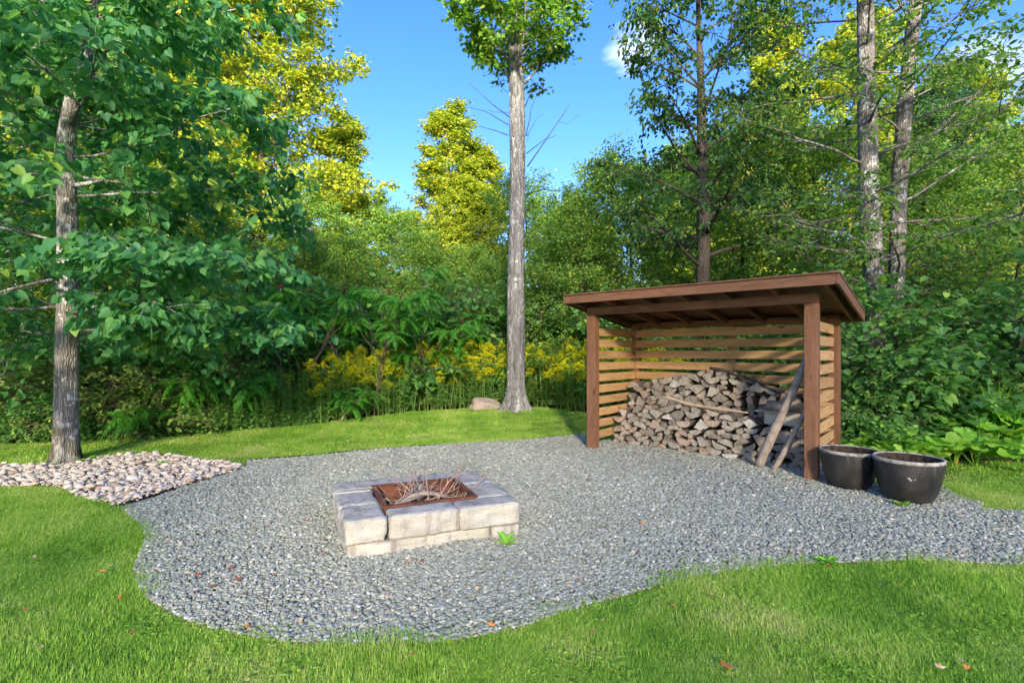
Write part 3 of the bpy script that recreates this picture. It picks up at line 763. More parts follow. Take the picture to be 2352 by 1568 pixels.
for k in range(npl):
    y0 = YF + (YB - YF) * k / npl; y1 = YF + (YB - YF) * (k + 1) / npl; ym = (y0 + y1) / 2
    board('roof_board', shed, (XL, ym, roof_z(ym) - .032), (XR, ym, roof_z(ym) - .032), (y1 - y0) - .004, .019, M['deck'], up=(0, .157, 1), bev=.002)
nsh = 9
for k in range(nsh):
    y0 = YF - .02 + (YB - YF + .04) * k / nsh; y1 = y0 + (YB - YF + .04) / nsh + .05; ym = (y0 + y1) / 2
    o = board('shingle_course', shed, (XL - .02, ym, roof_z(ym) - .010 + .004 * 1), (XR + .02, ym, roof_z(ym) - .010 + .004), y1 - y0, .009, M['shingle'], up=(0, .157 - .02, 1), bev=0)
FH = .122
board('fascia', shed, (XL, YF - .012, roof_z(YF) - .022 - FH / 2), (XR, YF - .012, roof_z(YF) - .022 - FH / 2), .03, FH, M['stain'])
board('fascia', shed, (XL, YB + .012, roof_z(YB) - .022 - FH / 2), (XR, YB + .012, roof_z(YB) - .022 - FH / 2), .03, FH, M['stain'])
for xx in (XL - .016, XR + .016):
    board('fascia', shed, (xx, YF - .026, roof_z(YF) - .022 - FH / 2), (xx, YB + .026, roof_z(YB) - .022 - FH / 2), .03, FH, M['stain'])
    board('drip_edge', shed, (xx, YF - .03, roof_z(YF) - .016), (xx, YB + .03, roof_z(YB) - .016), .05, .016, M['stain'], bev=.002)
board('drip_edge', shed, (XL - .03, YF - .024, roof_z(YF) - .015), (XR + .03, YF - .024, roof_z(YF) - .015), .05, .018, M['stain'], bev=.002)
for k in range(11):
    z = 1.80 - k * .178; h = .124
    if z < .05: break
    dz = RS.uniform(-.006, .006)
    board('slat', shed, (.02, SD - .083, z + dz), (SL - .02, SD - .083, z + RS.uniform(-.006, .006)), .02, h, M['cedar'], jit=.02)
    board('slat', shed, (.0, .072, z + dz), (.0, SD - .073, z + RS.uniform(-.008, .008)), .02, h, M['cedar'], jit=.03)
    board('slat', shed, (SL + .0, .072, z + RS.uniform(-.012, .012)), (SL + .0, SD - .073, z + RS.uniform(-.012, .012)), .02, h, M['cedar'], jit=.05)

# ------------------------------------------------------------------ firewood
rngW = np.random.default_rng(21)
def log_poly(kind, r, rng):
    "cross-section (x, z) and which edges carry bark"
    if kind == 'wedge':
        sp = rng.uniform(1.1, 1.9); a = np.linspace(-sp / 2, sp / 2, 7)
        P = np.concatenate([[(-.05 * r, 0)], np.stack([r * np.cos(a), r * np.sin(a)], -1)]); bk = [0] + [1] * 6 + [0]
    elif kind == 'half':
        a = np.linspace(-1.5, 1.5, 8); P = np.stack([r * .72 * np.cos(a), r * .86 * np.sin(a)], -1); bk = [1] * 7 + [0]
    elif kind == 'slab':
        a = np.linspace(-.55, .55, 5); P = np.concatenate([[(.42 * r, .36 * r), (.42 * r, -.36 * r)], np.stack([1.05 * r * np.cos(a), r * np.sin(a)], -1)]); P[:2] = P[:2]; bk = [0, 0, 1, 1, 1, 1, 0]
    else:
        a = np.linspace(0, 2 * PI, 10, endpoint=False); P = np.stack([r * .6 * np.cos(a), r * .55 * np.sin(a)], -1); bk = [1] * 10
    P = P + rng.normal(0, r * .035, P.shape)
    return P - P.mean(0), bk
def log_mesh(P, bk, L, name):
    n = len(P); rng = rngW
    bend = rng.normal(0, .008, 2); tw = rng.uniform(.92, 1.05)
    rings = []
    for f in (0, .03, .5, 1):
        s = (1 if f else .965) * (1 + (tw - 1) * f)
        rings.append(np.stack([P[:, 0] * s + bend[0] * f, np.full(n, (f - .0) * L), P[:, 1] * s + bend[1] * f], -1) + (rng.normal(0, .002, (n, 3)) if f else 0))
    V = np.concatenate(rings); Fq = []; mi = []
    for k in range(3):
        for i in range(n):
            j = (i + 1) % n
            Fq.append((k * n + i, k * n + j, (k + 1) * n + j, (k + 1) * n + i)); mi.append((1 if bk[i] else 2) if k else (0 if not bk[i] else 1))
    caps = np.array([np.arange(n)[::-1], np.arange(n) + 3 * n])
    return mk_mesh(name, V, [np.array(Fq), caps], [M['logend'], M['logbark'], M['logside']], midx=mi + [0, 0])
LP = []
for k in range(26):
    kind = ('wedge', 'wedge', 'half', 'slab', 'wedge', 'round', 'wedge')[k % 7]
    r = rngW.uniform(.098, .152) if kind != 'round' else rngW.uniform(.07, .095)
    P, bk = log_poly(kind, r, rngW); rot0 = rngW.uniform(0, 2 * PI)
    LP.append((P, bk, log_mesh(P, bk, rngW.uniform(.36, .42), 'log_shape')))
def stack(x0, x1, target, y_front, floor=0.0, step=.005):
    xs = np.arange(x0, x1, step); H = np.full(len(xs), floor); tgt = target(xs); out = []
    last = {}
    for it in range(900):
        d = tgt - H
        d2 = np.convolve(d, np.ones(25) / 25, 'same')
        if d2.max() < .035: break
        d2[:6] -= .02; d2[-6:] -= .02
        c = int(np.argmax(d2 + rngW.normal(0, .004, len(d2)))); best = None
        for tr in range(16):
            q = int(rngW.integers(len(LP))); P = LP[q][0]; a = rngW.uniform(0, 2 * PI)
            if abs(P).max() > .11 and rngW.random() < .6: a = rngW.choice([PI / 2, -PI / 2]) + rngW.normal(0, .35)
            ca, sa = math.cos(a), math.sin(a)
            Q = np.stack([P[:, 0] * ca + P[:, 1] * sa, -P[:, 0] * sa + P[:, 1] * ca], -1)
            cx = xs[c] + rngW.normal(0, .035)
            lo_, hi_ = Q[:, 0].min() + cx, Q[:, 0].max() + cx
            if lo_ < x0: cx += x0 - lo_
            if hi_ > x1: cx -= hi_ - x1
            i0 = max(0, int((Q[:, 0].min() + cx - x0) / step) + 1); i1 = min(len(xs) - 1, int((Q[:, 0].max() + cx - x0) / step) - 1)
            if i1 - i0 < 6: continue
            cols = xs[i0:i1 + 1] - cx; low = np.full(len(cols), 9.0); up = np.full(len(cols), -9.0); n = len(Q)
            for e in range(n):
                p, r_ = Q[e], Q[(e + 1) % n]
                if abs(r_[0] - p[0]) < 1e-6: continue
                t = (cols - p[0]) / (r_[0] - p[0]); m = (t >= 0) & (t <= 1); z = p[1] + t * (r_[1] - p[1])
                low[m] = np.minimum(low[m], z[m]); up[m] = np.maximum(up[m], z[m])
            ok = (low < 8); 
            if ok.sum() < 5: continue
            gap = H[i0:i1 + 1] - low; zc = np.max(gap[ok]) - .006
            waste = np.sum((zc + low[ok]) - H[i0:i1 + 1][ok]) * step
            over = max(0, (zc + up[ok].max()) - (tgt[i0:i1 + 1].max() + .05))
            cost = waste / (ok.sum() * step) + over * 2 - .03 * (ok.sum() * step) + .08 * (np.ptp(Q[:, 1]) / max(.02, np.ptp(Q[:, 0])))
            if best is None or cost < best[0]: best = (cost, q, a, cx, zc, i0, ok, up)
        if best is None: continue
        _, q, a, cx, zc, i0, ok, up = best
        seg = H[i0:i0 + len(ok)]; seg[ok] = np.maximum(seg[ok], zc + up[ok])
        out.append((q, a, cx, zc))
    return out
def prof(pts): xs_, zs_ = zip(*pts); return lambda x: np.interp(x, xs_, zs_)
front = stack(.035, 2.83, prof([(.035, .44), (.4, .56), (.9, .66), (1.25, .68), (1.6, .60), (2.0, .58), (2.2, .48), (2.83, .46)]), .57)
rear = stack(.05, 2.83, prof([(.05, .78), (.4, .93), (.75, 1.10), (1.1, 1.13), (1.5, 1.17), (1.8, 1.13), (2.1, 1.0), (2.4, .86), (2.83, .78)]), .98)
hid = Geo(); hid_m = []
def put_log(L_, y, label, group, vis):
    q, a, cx, zc = L_
    w = shw(cx, y)
    if vis:
        o = add('firewood_log', LP[q][2], None, (w[0], w[1], zc))
        o.rotation_mode = 'XYZ'
        o.matrix_world = Matrix.Translation((w[0], w[1], zc)) @ Matrix.Rotation(SH_RZ + rngW.normal(0, .03), 4, 'Z') @ Matrix.Rotation(a, 4, 'Y')
        tag(o, label, 'firewood', group)
    return None
n_vis = 0
for L_ in front:
    put_log(L_, .57 + rngW.normal(0, .025), 'grey split firewood log in the lower front row of the shed stack', 'split logs of the front row', True)
low_me = []
for L_ in rear:
    if L_[3] > .42:
        put_log(L_, .985 + rngW.normal(0, .02), 'grey split firewood log in the taller back row of the shed stack', 'split logs of the back row', True)
    else:
        q, a, cx, zc = L_; me = LP[q][2]; w = shw(cx, .985)
        mtx = Matrix.Translation((w[0], w[1], zc)) @ Matrix.Rotation(SH_RZ, 4, 'Z') @ Matrix.Rotation(a, 4, 'Y')
        low_me.append((me, mtx))
bm = bmesh.new()
for me, mtx in low_me:
    t = me.copy(); t.transform(mtx); bm.from_mesh(t); bpy.data.meshes.remove(t)
me = bpy.data.meshes.new('hidden_firewood'); bm.to_mesh(me); bm.free()
for m_ in (M['logend'], M['logbark'], M['logside']): me.materials.append(m_)
tag(add('firewood_underlayer', me), 'bottom layers of the back row of firewood behind the front row', 'firewood', kind='stuff')
print('logs', len(front), len(rear), len(low_me))

def stick(name, P, radii, mat, label, cat, sides=10, twigs=()):
    g = Geo(); P = np.array(P, float)
    t = np.linspace(0, 1, len(P)); tt = np.linspace(0, 1, max(18, len(P) * 4))
    def cat_rom(v):
        k = np.convolve(np.pad(np.interp(tt, t, v), 2, 'edge'), np.ones(5) / 5, 'valid'); k[0] = v[0]; k[-1] = v[-1]; return k
    S = np.stack([cat_rom(P[:, i]) for i in range(3)], -1)
    rr = np.interp(tt, np.linspace(0, 1, len(radii)), radii) * (1 + .06 * np.sin(tt * 37 + 1) + .04 * np.sin(tt * 91))
    base = S[0].copy(); g.tube(S - base, rr, sides)
    for T_, r_ in twigs: g.tube(np.array(T_, float) - base, np.linspace(r_, r_ * .4, len(T_)), 5)
    o = add(name, g.mesh(name, mat), None, base); tag(o, label, cat); return o
def S3(x, y, z): w = shw(x, y); return (w[0], w[1], z)
stick('leaning_pole', [S3(2.30, .25, .0), S3(2.52, .21, .55), S3(2.72, .17, 1.0), S3(2.88, .12, 1.42)], [.058, .055, .046, .04], M['pole'], 'thick weathered pole leaning against the shed front post', 'pole', 14)
stick('leaning_stick', [S3(2.49, .20, .0), S3(2.68, .19, .38), S3(2.87, .17, .82)], [.036, .032, .022], M['pole'], 'thin short stick leaning beside the thick pole', 'stick', 10)
stick('crooked_branch', [S3(.62, .62, .70), S3(.78, .58, .80), S3(.95, .57, .81), S3(1.2, .57, .735), S3(1.5, .58, .70), S3(1.85, .58, .68), S3(2.08, .6, .66)], [.012, .022, .028, .026, .024, .018, .01], M['bare'], 'long pale crooked branch lying along the firewood stack', 'branch', 10,
      [([S3(.80, .58, .80), S3(.74, .57, .76), S3(.60, .56, .73)], .012)])
stick('mossy_branch', [S3(1.42, 1.02, 1.24), S3(1.75, .99, 1.19), S3(2.05, .97, 1.08), S3(2.35, .96, .93), S3(2.5, .98, .86)], [.028, .026, .022, .018, .008], M['bark_dark'], 'dark bark covered branch sloping down the taller firewood row', 'branch', 8,
      [([S3(2.05, 1.0, 1.08), S3(2.15, 1.1, 1.14), S3(2.35, 1.2, 1.2)], .006), ([S3(2.15, 1.1, 1.14), S3(2.19, 1.14, 1.24)], .004)])
# carton and log on the stack's end
cart = empty('cardboard_box', (*shw(2.47, .74), .52), SH_RZ); tag(cart, 'faded cardboard box wedged on top of the firewood', 'box')
board('side', cart, (-.19, -.11, .085), (.19, -.11, .085), .006, .155, M['carton'], bev=.001)
board('side', cart, (-.19, .12, .085), (.19, .12, .085), .006, .155, M['carton'], bev=.001)
board('side', cart, (-.19, -.107, .085), (-.19, .117, .085), .006, .150, M['carton'], bev=.001)
board('side', cart, (.19, -.107, .085), (.19, .117, .085), .006, .150, M['carton'], bev=.001)
board('bottom', cart, (-.185, 0, .01), (.185, 0, .01), .22, .006, M['carton'], bev=.001)
board('flap', cart, (-.29, -.02, .178), (.16, -.06, .168), .26, .008, M['carton'], bev=.001)
lg = empty('weathered_log', (*shw(2.5, .76), .765), SH_RZ + .12)
g = Geo(); g.tube(np.array([(-.22, 0, 0), (-.215, 0, 0), (0, .004, .004), (.22, 0, 0)]), [.055, .068, .07, .066], 14); add('wood', g.mesh('weathered_log', M['logside']), lg)
tag(lg, 'dark weathered round log lying across the cardboard box', 'log')

# ------------------------------------------------------------------ fire pit
pit_rz = R(22.3)
pit = empty('fire_pit', (-1.195, 3.64, 0), pit_rz); tag(pit, 'square fire pit of pale stone blocks with a rusty steel liner', 'fire pit')
def block_mesh(name, sx, sy, sz, seed, rad=.013, amp=.015):
    bm = bmesh.new(); bmesh.ops.create_cube(bm, size=1.0)
    bmesh.ops.subdivide_edges(bm, edges=bm.edges[:], cuts=15, use_grid_fill=True)
    hs = Vector((sx / 2, sy / 2, sz / 2)); off = Vector((seed * 7.3, seed * 3.1, seed * 1.7)); hi = hs - Vector((rad,) * 3)
    for v in bm.verts:
        p = Vector((v.co.x * sx, v.co.y * sy, v.co.z * sz))
        q = Vector([max(-hi[i], min(hi[i], p[i])) for i in range(3)]); d = p - q
        nn = d.normalized() if d.length > 1e-6 else Vector((0, 0, 1)); rr = rad
        p = q + nn * rr
        a = mnoise.fractal(p * 9 + off, 1.0, 2.0, 4) * amp + mnoise.noise(p * 3.5 + off) * amp * 1.2
        k = .2 if abs(nn.z) > .7 else 1.35
        edge = 1 if d.length > rad * 1.2 else 0
        p = p + nn * (a * k) - nn * edge * .006 * (1 + mnoise.noise(p * 20 + off))
        v.co = p
    me = bpy.data.meshes.new(name); bm.to_mesh(me); bm.free(); me.materials.append(M['block'])
    me.polygons.foreach_set('use_smooth', np.ones(len(me.polygons), bool)); return me
def blk(u0, u1, v0, v1, z0, z1, seed):
    o = add('stone_block', block_mesh('stone_block', u1 - u0, v1 - v0, z1 - z0, seed), pit, ((u0 + u1) / 2, (v0 + v1) / 2, (z0 + z1) / 2), (0, 0, random.Random(seed).uniform(-.012, .012)))
    return o
TOPB = [(0, .302, 0, .40), (.312, .85, .005, .222), (.86, 1.355, -.01, .222), (-.015, .296, .408, .80), (-.01, .50, .905, 1.20), (.508, 1.07, .91, 1.20), (1.08, 1.365, .70, 1.205), (1.075, 1.365, .23, .692), (-.012, .295, .806, .90)]
for k, (a, b_, c, d) in enumerate(TOPB): blk(a, b_, c, d, .105, .282, k + 1)
BOTB = [(.015, .60, .01, .222), (.608, 1.11, .02, .225), (1.118, 1.36, .0, .36), (.005, .29, .23, .70), (.0, .29, .705, 1.18), (.295, .85, .915, 1.18), (.86, 1.35, .92, 1.19), (1.09, 1.36, .365, .91)]
for k, (a, b_, c, d) in enumerate(BOTB): blk(a, b_, c, d, -.06, .102, k + 21)
u0, u1, v0, v1 = .308, 1.066, .232, .895
g = Geo()
def qbox(g, x0, x1, y0, y1, z0, z1):
    V = [(x, y, z) for x in (x0, x1) for y in (y0, y1) for z in (z0, z1)]
    g.put(V, [(0, 1, 3, 2), (4, 6, 7, 5), (0, 4, 5, 1), (2, 3, 7, 6), (0, 2, 6, 4), (1, 5, 7, 3)])
t_ = .004
qbox(g, u0, u1, v0, v0 + t_, .0, .288); qbox(g, u0, u1, v1 - t_, v1, .0, .288)
qbox(g, u0, u0 + t_, v0 + t_ + .0005, v1 - t_ - .0005, .0, .288); qbox(g, u1 - t_, u1, v0 + t_ + .0005, v1 - t_ - .0005, .0, .288)
liner = add('steel_liner', g.mesh('steel_liner', M['rust'], False), pit)
for (x0, x1, y0, y1) in ((u0 - .012, u1 + .012, v0 - .014, v0 + .028), (u0 - .012, u1 + .012, v1 - .028, v1 + .014), (u0 - .012, u0 + .034, v0 + .029, v1 - .029), (u1 - .034, u1 + .012, v0 + .029, v1 - .029)):
    g = Geo(); qbox(g, x0, x1, y0, y1, .2895, .297); add('rim', g.mesh('rim', M['rust'], False), liner)
xs = np.linspace(u0 + .01, u1 - .01, 24); ys = np.linspace(v0 + .01, v1 - .01, 24); X_, Y_ = np.meshgrid(xs, ys)
Z_ = .035 + .03 * np.array([mnoise.noise(Vector((a * 6, b_ * 6, 1))) for a, b_ in zip(X_.ravel(), Y_.ravel())])
i, j = np.meshgrid(np.arange(23), np.arange(23)); b = (j * 24 + i).ravel()
add('ash_bed', mk_mesh('ash_bed', np.stack([X_.ravel(), Y_.ravel(), Z_], -1), [np.stack([b, b + 1, b + 25, b + 24], -1)], M['soil'], smooth=True), pit)
# brushwood in the pit
rngT = np.random.default_rng(77)
cpr, spr = math.cos(pit_rz), math.sin(pit_rz)
def pitw(u, v, z): return np.array([-1.195 + u * cpr - v * spr, 3.64 + u * spr + v * cpr, z])
def brush(P0, d, L, r, nsub, label, subL=.5, wob=.12, mat='drytwig'):
    P = path(rngT, P0, d, L, 9, wob, -.01); g = Geo(); base = P[0].copy()
    g.tube(P - base, np.linspace(r, r * .35, len(P)), 7)
    for q in range(nsub):
        s = .2 + .75 * (q + rngT.random()) / nsub; p, tg = along(P, s)
        dd = tg + rngT.normal(0, .55, 3) + np.array([0, 0, .25])
        Q = path(rngT, p, dd, L * subL * rngT.uniform(.4, 1.0), 6, .18, .02); g.tube(Q - base, np.linspace(r * .55, .0012, len(Q)), 5)
        for w in range(2):
            p2, t2 = along(Q, rngT.uniform(.3, .9)); Q2 = path(rngT, p2, t2 + rngT.normal(0, .5, 3), L * .16, 4, .2); g.tube(Q2 - base, np.linspace(r * .3, .001, len(Q2)), 4)
    o = add('dry_branch', g.mesh('dry_branch', M[mat]), None, base); tag(o, label, 'branch', 'brushwood in the fire pit'); return o
stick('curved_limb', [pitw(.36, .31, .20), pitw(.46, .42, .265), pitw(.60, .50, .285), pitw(.75, .55, .275), pitw(.90, .55, .22)], [.016, .019, .02, .018, .014], M['pole'], 'thick curved grey limb resting on the twigs in the fire pit', 'branch', 10)
tw = 'thin dry branching twig heaped in the steel liner of the fire pit'
for (u, v, z, du, dv, dz, L) in ((.34, .28, .26, .85, .5, .05, .75), (.52, .45, .15, .25, .5, .7, .5), (.95, .35, .2, .2, .3, .6, .42), (.78, .5, .18, .35, .1, .75, .4), (.66, .62, .2, -.4, .1, .6, .45), (.9, .62, .2, .3, .5, .5, .5), (.36, .30, .22, .8, .5, .10, .7), (.45, .60, .10, .7, -.15, .35, .6), (.8, .3, .12, -.6, .3, .35, .6), (.9, .7, .12, -.7, -.3, .25, .6), (.55, .5, .08, .1, .2, .8, .38), (.7, .45, .08, .2, .1, .9, .36),
                                 (.98, .5, .18, -.8, .0, .12, .62), (.4, .75, .1, .8, -.3, .35, .6), (.6, .33, .12, .7, .35, .2, .5), (.5, .7, .14, .3, .2, .45, .5), (.75, .6, .1, .5, .2, .5, .45), (.85, .4, .1, .35, .3, .5, .45), (.40, .45, .15, .5, .6, .4, .6)):
    brush(pitw(u, v, z * .9 + .02), (du * cpr - dv * spr, du * spr + dv * cpr, dz * .5), L, .0075, 5, tw, .42)
brush(pitw(.62, .34, .305), (-.72 * cpr + .28 * spr, -.72 * spr - .28 * cpr, .015), .55, .0052, 5, 'long thin twig sticking out over the pale corner block of the fire pit', .45, .07)

# ------------------------------------------------------------------ pots
def lathe(name, prof_, mat, sides=72, seed=0, wob=.004):
    P = np.array(prof_, float); n = len(P); th = np.linspace(0, 2 * PI, sides, endpoint=False); rng = np.random.default_rng(seed); ph = rng.uniform(0, 6, 4)
    w = 1 + wob * np.sin(2 * th + ph[0]) + wob * .6 * np.sin(3 * th + ph[1])
    V = np.stack([P[:, 0][:, None] * np.cos(th) * w, P[:, 0][:, None] * np.sin(th) * w, np.repeat(P[:, 1][:, None], sides, 1)], -1).reshape(-1, 3)
    i = np.arange(n - 1)[:, None] * sides; j = np.arange(sides)[None]; j2 = (j + 1) % sides
    return mk_mesh(name, V, [np.stack([i + j, i + j2, i + sides + j2, i + sides + j], -1).reshape(-1, 4)], mat, smooth=True)
def sm(pts, n=4): return smooth_poly(pts, n)
def pot(x, y, s, seed, label):
    e = empty('plant_pot', (x, y, .015), seed * 1.3); tag(e, label, 'plant pot'); e.scale = (s * .87, s * .87, s)
    add('body', lathe('pot_body', [(0.0, 0.0)] + sm([(.19, 0), (.225, .012), (.262, .06), (.295, .14), (.322, .24), (.338, .34), (.343, .405)]), M['pot'], seed=seed), e)
    add('rim', lathe('pot_rim', sm([(.344, .405), (.352, .418), (.349, .436), (.338, .442), (.326, .440), (.318, .432)]), M['rim'], seed=seed), e)
    add('inner_wall', lathe('pot_inner', sm([(.318, .432), (.312, .41), (.306, .36), (.300, .26)]), M['soil'], seed=seed), e)
    add('soil', lathe('pot_soil', [(0, .285), (.15, .29), (.25, .282), (.301, .275)], M['soil'], seed=seed, wob=.0), e)
pot(3.96, 5.12, .97, 1, 'dark glazed planter with worn pale rim standing on the gravel clear of the shed')
pot(3.70, 5.62, .93, 2, 'dark glazed planter with a chipped rim tucked against the shed post')

# boulder by the middle tree
me = stone_mesh('boulder', 901, M['boulder'], .8, 4, .2, False)
bo = add('boulder', me, None, (*G(1103, 950, .15)[:1], 11.9, .22), (0.05, .0, .2), (.37, .3, .2)); tag(bo, 'tan boulder sitting in the grass beside the tall tree', 'boulder')

# ------------------------------------------------------------------ trees
def PX(px, py, Y): return np.array([(px - K) / K * Y, Y, EYE + (806.0 - py) / K * Y])
def tree_thing(name, loc, label, cat='tree', group=None, rz=0.0):
    e = empty(name, loc, rz); tag(e, label, cat, group); return e

# --- near left linden
rng = np.random.default_rng(1)
LB = np.array([-6.0, 6.9, 0.0])
lt = np.array([PX(150, 1064, 6.9), PX(152, 900, 6.9), PX(156, 700, 6.9), PX(156, 500, 6.9), PX(150, 300, 6.9), PX(172, 230, 6.9), PX(191, 150, 6.9), PX(211, 0, 6.9), PX(225, -200, 6.9), PX(235, -600, 6.9)])
lt[0][2] = -.03; lt_rel = lt - LB
rr = [.14, .127, .118, .112, .104, .1, .096, .088, .075, .03]
e = tree_thing('linden_tree', LB, 'big-leaved tree with lichen-flecked trunk rising from the white stone bed')
add('trunk', trunk_mesh('linden_trunk', lt_rel, rr, M['bark_linden'], .55, .22, 5, seed=3), e)
g = Geo(); st = path(rng, lt_rel[4] + np.array([.12, -.02, -.75]), (1, -.2, .05), .42, 5, .1); g.tube(st, np.linspace(.035, .018, 6), 8)
add('broken_limb', g.mesh('broken_limb', M['bark_linden']), e)
pr = prims(rng, 32, .19, .97, lambda t: 2.9 - .8 * t, lambda t: -.05 + .55 * t, .3)
# lower tiers that reach out over the lawn
pr += [(.19, .25, .1, 2.3), (.21, -.35, .1, 2.2), (.24, .45, .05, 2.9), (.27, -.1, .0, 2.7), (.31, .4, .05, 2.7), (.36, .1, .1, 2.6), (.41, .0, .1, 2.7), (.46, .4, .2, 2.5)]
wd, lv = grow(rng, lt_rel, .15, .03, pr, n2=9, len2=.4, ntw=6, twig=.32, per=8, leaf=.118, T=T_HEART, mat=M['linden'], barkm=M['bark_linden'], name='linden', start2=.08, droop=.55, tilt=.55, grav1=-.025, grav2=-.05, prim_r=.17, tint=(.42, .27, .03), trunk_sep=True, spread=.05, singles=(LB, 290, e))
add('branches', wd, e); add('crown', lv, e)
# neighbour just past the edge of the stone bed
rng = np.random.default_rng(2)
e = tree_thing('linden_tree', (-9.9, 8.9, 0), 'big-leaved tree whose low boughs hang beside the lichen-flecked trunk')
tp = path(rng, (0, 0, -.05), (0, 0, 1), 10, 10, .03)
wd, lv = grow(rng, tp, .14, .03, prims(rng, 44, .14, .97, lambda t: 3.6 - 1.9 * t, lambda t: -.05 + .5 * t), n2=9, ntw=6, twig=.36, per=6, leaf=.13, T=T_HEART, mat=M['linden'], barkm=M['bark_linden'], name='linden_b', droop=.45, grav1=-.02, grav2=-.05, tint=(.5, .2, .02))
add('trunk', wd, e); add('crown', lv, e)

# --- middle tall maple
rng = np.random.default_rng(4)
mz = float(hill(.1, 11.6)); MB_ = np.array([.1, 11.6, mz])
mt = np.array([(0, 0, -.08), (.0, 0, 1.1), (-.02, 0, 3), (.02, 0, 5), (.02, 0, 7), (-.03, 0, 8.2), (-.04, 0, 9.4), (-.03, .1, 12), (.1, 0, 16)], float)
e = tree_thing('maple_tree', MB_, 'tall bare-trunked grey tree on the lawn mound with a high leafy crown')
add('trunk', trunk_mesh('maple_trunk', mt, [.215, .197, .182, .175, .167, .15, .122, .09, .03], M['bark_grey'], 1.15, .2, 5, seed=8, sides=56), e)
def tz(z): return np.interp(z, np.linspace(0, 1, 2), [0, 1])
trk = np.array([np.array([np.interp(z, mt[:, 2], mt[:, 0]), np.interp(z, mt[:, 2], mt[:, 1]), z]) for z in np.linspace(0, 16, 33)])
pr = []
for k in range(16): pr.append(((7.25 + .12 * k) / 16, k * GA + .2, rng.uniform(.25, .7), rng.uniform(1.25, 1.75) if math.cos(k * GA + .2) < .2 else rng.uniform(1.5, 2.1)))
for k in range(22): pr.append(((9.4 + .27 * k) / 16, k * GA, rng.uniform(.3, .8), 1.5 + .04 * k))
wd, lv = grow(rng, trk, .16, .03, pr, n2=8, len2=.5, ntw=6, twig=.3, per=8, leaf=.105, T=T_MAPLE, mat=M['maple'], barkm=M['bark_grey'], name='maple', droop=.35, tilt=.6, grav1=.03, tint=(.5, .2, .03), trunk_sep=True, spread=.06)
add('branches', wd, e); add('crown', lv, e)
def c2(cx, cy, dy=0): return PX((900 + cx / 2.8) * .9408, cy / 2.8 * .9408, 11.6 + dy) - MB_
for pts, r_ in (([(960, 800), (840, 715), (690, 595)], .013), ([(955, 855), (800, 745), (675, 665)], .012), ([(950, 925), (880, 885), (760, 840), (610, 830)], .012), ([(960, 770), (850, 738), (800, 740)], .007),
                ([(1075, 930), (1105, 800), (1110, 730), (1150, 640), (1210, 540)], .013), ([(1080, 1050), (1200, 960), (1290, 912)], .012), ([(1085, 1140), (1180, 1000), (1260, 870), (1340, 740), (1385, 655)], .015),
                ([(1290, 830), (1360, 815), (1445, 785)], .006), ([(1070, 730), (1110, 650), (1120, 580)], .011), ([(950, 635), (900, 605), (830, 570)], .008), ([(1080, 930), (1090, 960), (1080, 1020)], .008), ([(1080, 1330), (1180, 1315), (1300, 1325), (1420, 1335)], .012), ([(1090, 920), (1150, 810), (1195, 770)], .006)):
    g = Geo(); P = np.array([c2(*p) for p in pts]); P[1:, 1] += rng.normal(0, .12, len(P) - 1).cumsum()
    g.tube(P, np.linspace(r_, r_ * .35, len(P)), 5); add('dead_twig', g.mesh('dead_twig', M['bark_dark']), e)

# --- slender cherry behind the shed
rng = np.random.default_rng(6)
CB = np.array([PX(1612, 806, 11.2)[0], 11.2, 0.0])
ct = np.array([(0, 0, -.05), (0, 0, 1.5), (.02, 0, 3), (.05, 0, 4.4), (0, 0, 6), (-.02, 0, 7.4), (-.08, 0, 9), (-.1, 0, 11)], float)
trk = np.array([np.array([np.interp(z, ct[:, 2], ct[:, 0]), 0, z]) for z in np.linspace(0, 11, 23)])
e = tree_thing('cherry_tree', CB, 'slender dark tree with an open airy crown standing behind the shed')
add('trunk', trunk_mesh('cherry_trunk', ct, [.16, .15, .14, .125, .1, .075, .05, .02], M['bark_dark'], .3, .25, 5, seed=11, sides=28), e)
pr = prims(rng, 26, .25, .97, lambda t: 2.6 - 1.0 * t, lambda t: .15 + .75 * t, 1.1)
pr += [(.36, PI - .3, .35, 2.4), (.40, .2, .5, 2.2), (.48, PI + .2, .7, 2.3), (.66, PI - .1, .95, 2.0), (.67, .1, .9, 2.2), (.56, .3, .5, 2.3), (.72, PI, .8, 1.7)]
wd, lv = grow(rng, trk, .13, .02, pr, n2=8, len2=.45, ntw=5, twig=.34, per=9, leaf=.105, T=T_OVAL, mat=M['cherry'], barkm=M['bark_dark'], name='cherry', droop=.7, tilt=.5, grav1=.02, grav2=-.02, tint=(.45, .2, .04), trunk_sep=True, twig_tubes=True, prim_r=.5, side=.6)
add('branches', wd, e); add('crown', lv, e)

